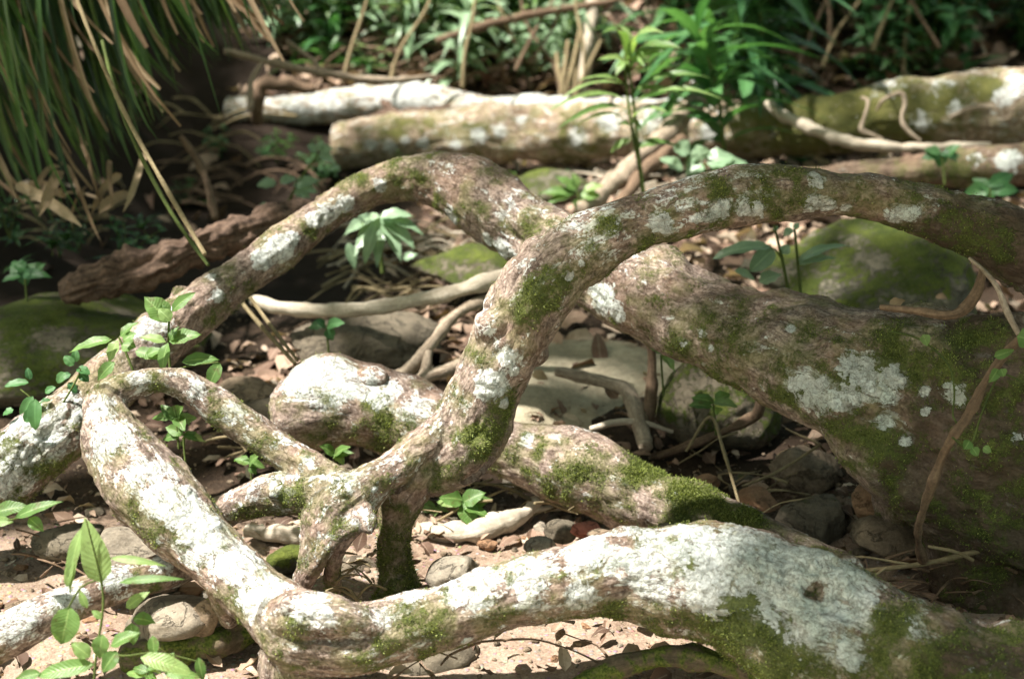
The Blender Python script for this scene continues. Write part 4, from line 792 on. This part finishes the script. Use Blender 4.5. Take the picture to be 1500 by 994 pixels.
def strap(x, y, d, w, lst, sway):
    blunt = lst is dry
    e = P(x, y, d); c0 = K+np.array([.5*max(0, e[0]-K[0])+R0.uniform(-.35, .3), R0.uniform(-.4, .3), R0.uniform(-.1, .2)])
    c1 = c0*.6+e*.4; c1[2] = max(c0[2], e[2])+.35
    c2 = e+np.array([-sway*.14+R0.uniform(-.18, .1), .06, .2+.35*R0.random()])
    lst.append(ribbon(c0, c1, c2, e, w*d/FPX/2, 22, R0.uniform(-.55, .55), blunt))
for k in range(290):
    x = R0.uniform(-110, 420); lim = limit(x); y = lim*(R0.random()**.65); strap(x, y, R0.uniform(3.5, 4.5) if x < 150 else R0.uniform(3.9, 4.6), R0.uniform(7, 15), gre, R0.uniform(.3, 2.2))
for k in range(28):
    x = R0.uniform(-60, 450); lim = limit(x); y = lim*R0.uniform(.25, 1.05); strap(x, y, R0.uniform(3.7, 4.4), R0.uniform(3.5, 9), dry, R0.uniform(.4, 2.6))
for x, y, w in [(78, 78, 16), (68, 80, 14), (235, 210, 15), (245, 70, 8), (22, 145, 10), (28, 130, 9), (320, 80, 16), (380, 75, 10), (325, 175, 8)]: strap(x, y, 3.6, w*1.25, gre, 1.6)
for x, y, w in [(215, 70, 12), (235, 130, 11), (265, 185, 7), (300, 62, 12), (295, 22, 10), (44, 145, 10), (140, 165, 8), (165, 65, 7), (380, 30, 12), (50, 25, 10), (415, 90, 8), (395, 60, 8), (345, 18, 9)]: strap(x, y, 3.7, w*1.1, dry, 2.0)
leafmesh('foliage', gre, M['leaf_strap'], o); leafmesh('dry_leaves', dry, M['leaf_dry'], o)
V, F, B = tube([np.append(K+[-.1, .1, -1.2], .12), np.append(K+[-.05, .05, -.6], .1), np.append(K, .1)], 16, .03, .3, .01)
link('stem', mesh('stem', V, F, {'bark': B}), M['bark_rot'], o)
# straw tuft below it
o = empty('straw_tuft', P(90, 370, 3.85), 'dry collapsed tuft of straw blades below the strap-leaved plant', 'grass tuft')
pk = []
for k in range(15):
    x = R0.uniform(10, 190); y = R0.uniform(270, 345); b = P(x+R0.uniform(-110, 50), y-R0.uniform(-10, 110), 3.9); e = P(x, y+R0.uniform(-10, 40), R0.uniform(3.6, 3.85))
    pk.append(ribbon(b, b*.67+e*.33+[R0.uniform(-.02, .02), 0, .03], b*.33+e*.67+[R0.uniform(-.02, .02), 0, .02], e, R0.uniform(.006, .015), 10, R0.uniform(-.8, .8)))
leafmesh('blades', pk, M['leaf_dry'], o)

# ------------------------------------------------------------------ undergrowth on the bank
def shrub_proto(kind):
    """returns stem + leaf packs round the origin, about half a metre tall"""
    st, lv = [], []
    if kind == 'broad':                # rosette of large lanceolate leaves on a stem
        st = [[(0, 0, 0, .008), (.02, .01, .25, .007), (0, .02, .5, .005)]]
        for j in range(34):
            z = .06+.46*j/34; a = j*2.4+R0.uniform(-.4, .4); el = R0.uniform(-.1, .7)
            dr = np.array([math.cos(a), math.sin(a), el]); lv.append(leaves([0, .01, z], dr, [0, -.1, 1], R0.uniform(.17, .34), R0.uniform(.018, .034), .12, R0.uniform(.15, .6), .25, 'lance', 8, R0.uniform(-.4, .4), .1))
    elif kind == 'small':              # many short oval leaves on forking stems
        for q_ in range(4):
            a = q_*1.6+R0.random(); tip = np.array([math.cos(a)*.16, math.sin(a)*.16, R0.uniform(.22, .4)])
            st.append([(0, 0, 0, .004), (tip[0]*.4, tip[1]*.4, tip[2]*.6, .0035), (*tip, .002)])
            for j in range(9):
                f_ = .25+.75*j/8; p_ = tip*[f_**1.4, f_**1.4, f_]; b = j*2.2+q_
                lv.append(leaves(p_, [math.cos(b), math.sin(b), .15], [0, -.2, 1], R0.uniform(.06, .11), R0.uniform(.016, .028), .1, .3, .25, 'ovate', 6, 0, .1))
    else:                              # low sprout with a few long leaves
        for j in range(9):
            a = j*2.4; lv.append(leaves([0, 0, .02], [math.cos(a), math.sin(a), R0.uniform(.4, 1.6)], [0, -.2, 1], R0.uniform(.12, .24), R0.uniform(.014, .026), .1, .5, .3, 'lance', 8, 0, .1))
        st = [[(0, 0, -.02, .004), (0, 0, .03, .003), (0, .005, .06, .002)]]
    return st, lv
PR = {}
for kind in ('broad', 'small', 'sprout'):
    for var in range(3):
        st, lv = shrub_proto(kind)
        V, F, B = merge([tube([np.array(r_, float) for r_ in s], 6, .03, .1, 0, (.3, .3), i) for i, s in enumerate(st)])
        sme = mesh('stem', V, F, {'bark': B}); sme.materials.append(M['stem'])
        fm = leafmesh('foliage', lv, None); fme = fm.data; bpy.data.objects.remove(fm)
        PR[(kind, var)] = (sme, fme)
MV = {}
def bank_plant(kind, px, py, s, mat, label, group, name='undergrowth_plant', d=None, up=0.0):
    d = d or gp(px, py); q_ = P(px, py, d); v = R0.randint(0, 2)
    if (kind, v, mat) not in MV:
        m2 = PR[(kind, v)][1].copy(); m2.materials.clear(); m2.materials.append(M[mat]); MV[(kind, v, mat)] = m2
    r = empty(name, q_, label, 'plant', group); r.rotation_euler = (R0.uniform(-.4, .4), R0.uniform(-.4, .4), R0.uniform(0, 6.28)); r.scale = (s, s, s*R0.uniform(.85, 1.15))
    for nm, me_ in (('stem', PR[(kind, v)][0]), ('foliage', MV[(kind, v, mat)])):
        c = bpy.data.objects.new(nm, me_); COL.objects.link(c); c.parent = r
    return r
bank_plant('broad', 1085, 205, 1.6, 'leaf_mid', 'tall dark glossy shrub rising just behind the long log', None, 'shrub', 5.7)
bank_plant('broad', 1030, 180, 1.3, 'leaf_mid', 'leafy shrub beside the tall dark glossy shrub', None, 'shrub', 5.9)
bank_plant('broad', 1062, 238, 1.15, 'leaf_mid', 'big-leaved shrub rising in front of the long log', None, 'shrub', 5.1)
bank_plant('broad', 1120, 190, .9, 'leaf_dark', 'lower glossy shrub drooping over the long log', None, 'shrub', 5.6)
bank_plant('broad', 950, 120, 1.1, 'leaf_mid', 'green shrub on the bank behind the sapling', None, 'shrub', 6.3)
for k in range(38):
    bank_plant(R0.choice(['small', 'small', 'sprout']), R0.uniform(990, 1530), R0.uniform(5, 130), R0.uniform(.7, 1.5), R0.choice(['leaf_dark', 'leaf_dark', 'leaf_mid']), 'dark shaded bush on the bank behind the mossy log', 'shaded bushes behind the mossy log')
for k in range(44):
    bank_plant(R0.choice(['small', 'broad', 'sprout']), R0.uniform(400, 930), R0.uniform(0, 135), R0.uniform(.45, .85), R0.choice(['leaf_fresh', 'leaf_mid', 'leaf_blue', 'leaf_blue']), 'sunlit green plant among fallen leaves on the bank', 'sunlit plants on the bank')
for px_, py_, s_ in ((470, 70, .8), (540, 60, .9), (610, 95, .7), (650, 45, .8), (740, 60, .6), (800, 110, .55)):
    bank_plant('broad', px_, py_, s_, 'leaf_blue', 'pale broad-leaved plant sprawling over the leafy bank', 'pale broad plants on the bank')
for k in range(12):
    bank_plant(R0.choice(['broad', 'small', 'small']), R0.uniform(950, 1520), R0.uniform(-60, 20), R0.uniform(.8, 1.2), R0.choice(['leaf_dark', 'leaf_mid']), 'broad-leaved bush higher up the bank', 'bushes higher up the bank')
for k in range(12):
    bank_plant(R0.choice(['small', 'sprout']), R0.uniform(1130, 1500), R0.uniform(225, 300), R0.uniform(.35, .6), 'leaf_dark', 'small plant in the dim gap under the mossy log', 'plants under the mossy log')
for k in range(12):
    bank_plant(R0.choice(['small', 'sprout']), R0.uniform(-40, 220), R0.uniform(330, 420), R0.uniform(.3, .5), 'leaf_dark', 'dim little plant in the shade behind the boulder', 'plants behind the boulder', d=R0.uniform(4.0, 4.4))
for k in range(9):
    bank_plant(R0.choice(['small', 'sprout']), R0.uniform(230, 520), R0.uniform(230, 310), R0.uniform(.25, .45), 'leaf_mid', 'small leafy plant in the dark hollow', 'plants in the dark hollow')
for k in range(8):
    bank_plant('small', R0.uniform(560, 860), R0.uniform(245, 300), R0.uniform(.3, .45), R0.choice(['leaf_mid', 'leaf_fresh']), 'little plant at the foot of the long log', 'plants at the foot of the long log')

# ------------------------------------------------------------------ fallen leaves (beyond counting)
def litter(name, n, sample, s0, s1, label):
    q_ = sample(n); z = gz(q_[:, 0], q_[:, 1])+.004+.02*NR.random(len(q_))
    a = NR.uniform(0, 6.28, len(q_)); el = NR.normal(0, .35, len(q_))
    dr = np.stack([np.cos(a), np.sin(a), el], 1); nr = np.stack([NR.normal(0, .35, len(q_)), NR.normal(0, .35, len(q_)), np.ones(len(q_))], 1)
    L = NR.uniform(s0, s1, len(q_))
    pk = leaves(np.stack([q_[:, 0], q_[:, 1], z], 1), dr, nr, L, L*NR.uniform(.16, .3, len(q_)), NR.uniform(-.1, .25, len(q_)), NR.uniform(-.3, .3, len(q_)), NR.uniform(-.3, .8, len(q_)), 'lance', 6, NR.uniform(-1, 1, len(q_)), .2)
    tag(leafmesh(name, [pk], M['litter']), label, 'fallen leaves', None, 'stuff')
def s_bank(n):
    q_ = np.stack([NR.uniform(-3, 3.4, n), NR.uniform(6.0, 8.2, n)], 1)
    return q_[((q_[:, 0] > -1.15) & ((q_[:, 0] > -.6) | (q_[:, 1] > 6.35))) | (NR.random(n) < .08)]
def s_mid(n):
    q_ = np.stack([NR.uniform(-2.2, 2.4, n), NR.uniform(3.3, 6.2, n)], 1)
    return q_[(q_[:, 0] > -.38) | (q_[:, 1] < 3.6) | (NR.random(n) < .06)]
def s_near(n): return np.stack([NR.uniform(-1.2, 1.2, n), NR.uniform(2.0, 3.7, n)], 1)
litter('leaf_litter', 3800, s_bank, .07, .2, 'deep brown leaf litter covering the bank')
litter('leaf_litter', 3400, s_mid, .05, .13, 'brown leaf litter on the ground around the logs')
litter('leaf_litter', 1500, s_near, .018, .06, 'scattered small dead leaves on the sandy creek bed')
lv1 = [('curled yellow leaf lying on the flat silty slab', 779, 548, 803, 556, dz(552, .10), 14), ('pale dead leaf standing on the trunk near the arch end', 1304, 452, 1326, 440, 2.5, 16), ('pale yellow leaf lying on the mossy boulder', 1370, 436, 1388, 438, 3.6, 9)]
for lb, a, b, c, e, d, w in lv1:
    tag(leafmesh('fallen_leaf', [pl(a, b, c, e, d, w, arch=.2)], M['leaf_dry']), lb, 'leaf')

# ------------------------------------------------------------------ unseen canopy added above the frame, leaf density masked to shade chosen areas
def shade(x, y):
    q_ = np.stack([x, y, 0*x], 1)
    right = ss(.30, .58, x-.28*np.clip(y-2.3, 0, 2.2)+.05)*(1-.8*ss(3.5, 3.9, y))
    slab = ss(-.06, .02, x)*ss(2.98, 3.06, y)*ss(4.0, 3.85, y)*ss(.75, .6, x)  # leaf patch added over the slab so the arch's shadow disappears
    lb_ = ss(-.78, -1.05, x+.12*(y-3.2))*ss(2.9, 3.3, y)*(.5+.5*ss(3.9, 4.2, y))
    lb_ = np.maximum(lb_, ss(-.44, -.56, x)*ss(4.15, 4.35, y)*ss(5.75, 5.55, y))
    lb_ = np.maximum(lb_, ss(-1.2, -1.35, x)*ss(4, 4.4, y)*ss(8.2, 7.6, y))
    back = ss(.55, 1.0, x-.05*(y-5))*ss(5.7, 6.2, y)
    return np.clip(np.maximum(np.maximum(np.maximum(right*.95, slab), lb_*1.0), back*.8), 0, 1)
n = 60000
hz = NR.uniform(3.6, 5.4, n); sx_ = NR.uniform(-3.6, 4.2, n); sy_ = NR.uniform(.6, 10, n)
dn = shade(sx_, sy_); cl = fbm(np.stack([sx_*2.3, sy_*2.3, hz*1.2], 1)+31, 3)
keep = NR.random(n) < np.clip(dn*(1+1.4*cl), 0, 1)*.85+.004
sx_, sy_, hz = sx_[keep], sy_[keep], hz[keep]; m = len(sx_)
cp = np.stack([sx_+(hz-.3)*SUN[0]/SUN[2], sy_+(hz-.3)*SUN[1]/SUN[2], hz], 1)
a = NR.uniform(0, 6.28, m); L = NR.uniform(.11, .2, m)
pk = leaves(cp, np.stack([np.cos(a), np.sin(a), NR.normal(-.2, .3, m)], 1), np.stack([NR.normal(0, .5, m), NR.normal(0, .5, m), np.ones(m)], 1), L, L*.22, .1, .3, .2, 'lance', 4)
nl = 3600; lx = NR.uniform(.35, 2.4, nl); ly = NR.uniform(1.3, 3.3, nl); lz = NR.uniform(1.35, 2.3, nl)  # low leaf clump added out of view to darken the tree base
kk = fbm(np.stack([lx*2.5, ly*2.5, lz*2.5], 1)+9, 3) > -.28-.5*ss(.5, .9, lx); lx, ly, lz = lx[kk], ly[kk], lz[kk]; nl = len(lx)
kk = lx+.48*(lz-.4) > .72; lx, ly, lz = lx[kk], ly[kk], lz[kk]; nl = len(lx)
a = NR.uniform(0, 6.28, nl); L = NR.uniform(.12, .22, nl)
pk2 = leaves(np.stack([lx, ly, lz], 1), np.stack([np.cos(a), np.sin(a), NR.normal(-.2, .3, nl)], 1), np.stack([NR.normal(0, .5, nl), NR.normal(0, .5, nl), np.ones(nl)], 1), L, L*.22, .1, .3, .2, 'lance', 4)
o = empty('added_shade_tree', (-2.6, 2.0, float(gz(-2.6, 2.0))), 'unseen leafy tree added above the clearing, its crown shaped to throw shade', 'tree')
leafmesh('crown', [pk, pk2], M['canopy'], o)
V, F, B = merge([tube([np.array(r_, float) for r_ in rows], 20, .05, .2, .006, (.3, .3), i) for i, rows in enumerate([
    [(-2.6, 2, -.2, .16), (-2.62, 2.1, 1.5, .13), (-2.5, 2.4, 3.0, .11), (-2.3, 3.0, 4.2, .08)], [(-2.3, 3.0, 4.1, .07), (-1.5, 3.3, 4.5, .05), (-.6, 4.0, 4.6, .03), (.4, 5.2, 4.7, .015)], [(-2.3, 3.0, 4.1, .06), (-2.8, 4.4, 4.6, .045), (-3.2, 6.0, 4.8, .02)], [(-2.4, 2.7, 3.7, .05), (-1.2, 2.2, 4.4, .035), (.2, 1.9, 4.7, .015)], [(-1.2, 2.2, 4.4, .03), (.0, 2.1, 3.6, .03), (1.0, 2.2, 2.2, .02), (1.7, 2.3, 1.8, .01)]])])  # last limb is there only to carry the added low clump
link('trunk', mesh('trunk', V, F, {'bark': B, 'lichen': np.full(len(V), .2), 'moss': np.full(len(V), .2)}), M['bark'], o)

# ------------------------------------------------------------------ light, sky, camera
w = bpy.data.worlds.new('World'); S.world = w; w.use_nodes = True
nt = w.node_tree; bg = nt.nodes['Background']
sk = nt.nodes.new('ShaderNodeTexSky'); sk.sky_type = 'NISHITA'; sk.sun_disc = False
el = math.asin(SUN[2]); az = math.atan2(SUN[0], SUN[1])
sk.sun_elevation = el; sk.sun_rotation = az; sk.altitude = 50
tint = nt.nodes.new('ShaderNodeMix'); tint.data_type = 'RGBA'; tint.blend_type = 'MULTIPLY'; tint.inputs[0].default_value = 1
nt.links.new(sk.outputs[0], tint.inputs[6]); tint.inputs[7].default_value = (1.2, 1.05, .62, 1); nt.links.new(tint.outputs[2], bg.inputs[0]); bg.inputs[1].default_value = .095
sl = bpy.data.lights.new('sun', 'SUN'); sl.energy = 4.4; sl.angle = math.radians(1.5); sl.color = (1, .955, .88)
so = bpy.data.objects.new('sun', sl); COL.objects.link(so); so.rotation_euler = Vector(-SUN).to_track_quat('-Z', 'Y').to_euler(); so.location = (-4, 4, 9)
cd = bpy.data.cameras.new('camera'); cam = bpy.data.objects.new('camera', cd); COL.objects.link(cam); S.camera = cam
cam.location = (0, 0, CAMH); cam.rotation_euler = (math.pi/2-PITCH, 0, 0)
cd.lens = 50; cd.sensor_width = 36; cd.sensor_fit = 'HORIZONTAL'; cd.clip_end = 500; cd.clip_start = .05
cd.dof.use_dof = True; cd.dof.focus_distance = 2.5; cd.dof.aperture_fstop = 2.8; cd.dof.aperture_blades = 7
S.render.engine = 'CYCLES'
S.cycles.max_bounces = 6; S.cycles.diffuse_bounces = 3; S.cycles.glossy_bounces = 2; S.cycles.transmission_bounces = 3; S.cycles.transparent_max_bounces = 4
S.cycles.use_denoising = True; S.cycles.use_adaptive_sampling = True; S.cycles.adaptive_threshold = .02
S.view_settings.view_transform = 'Standard'; S.view_settings.look = 'None'; S.view_settings.exposure = 1.72; S.view_settings.gamma = 1
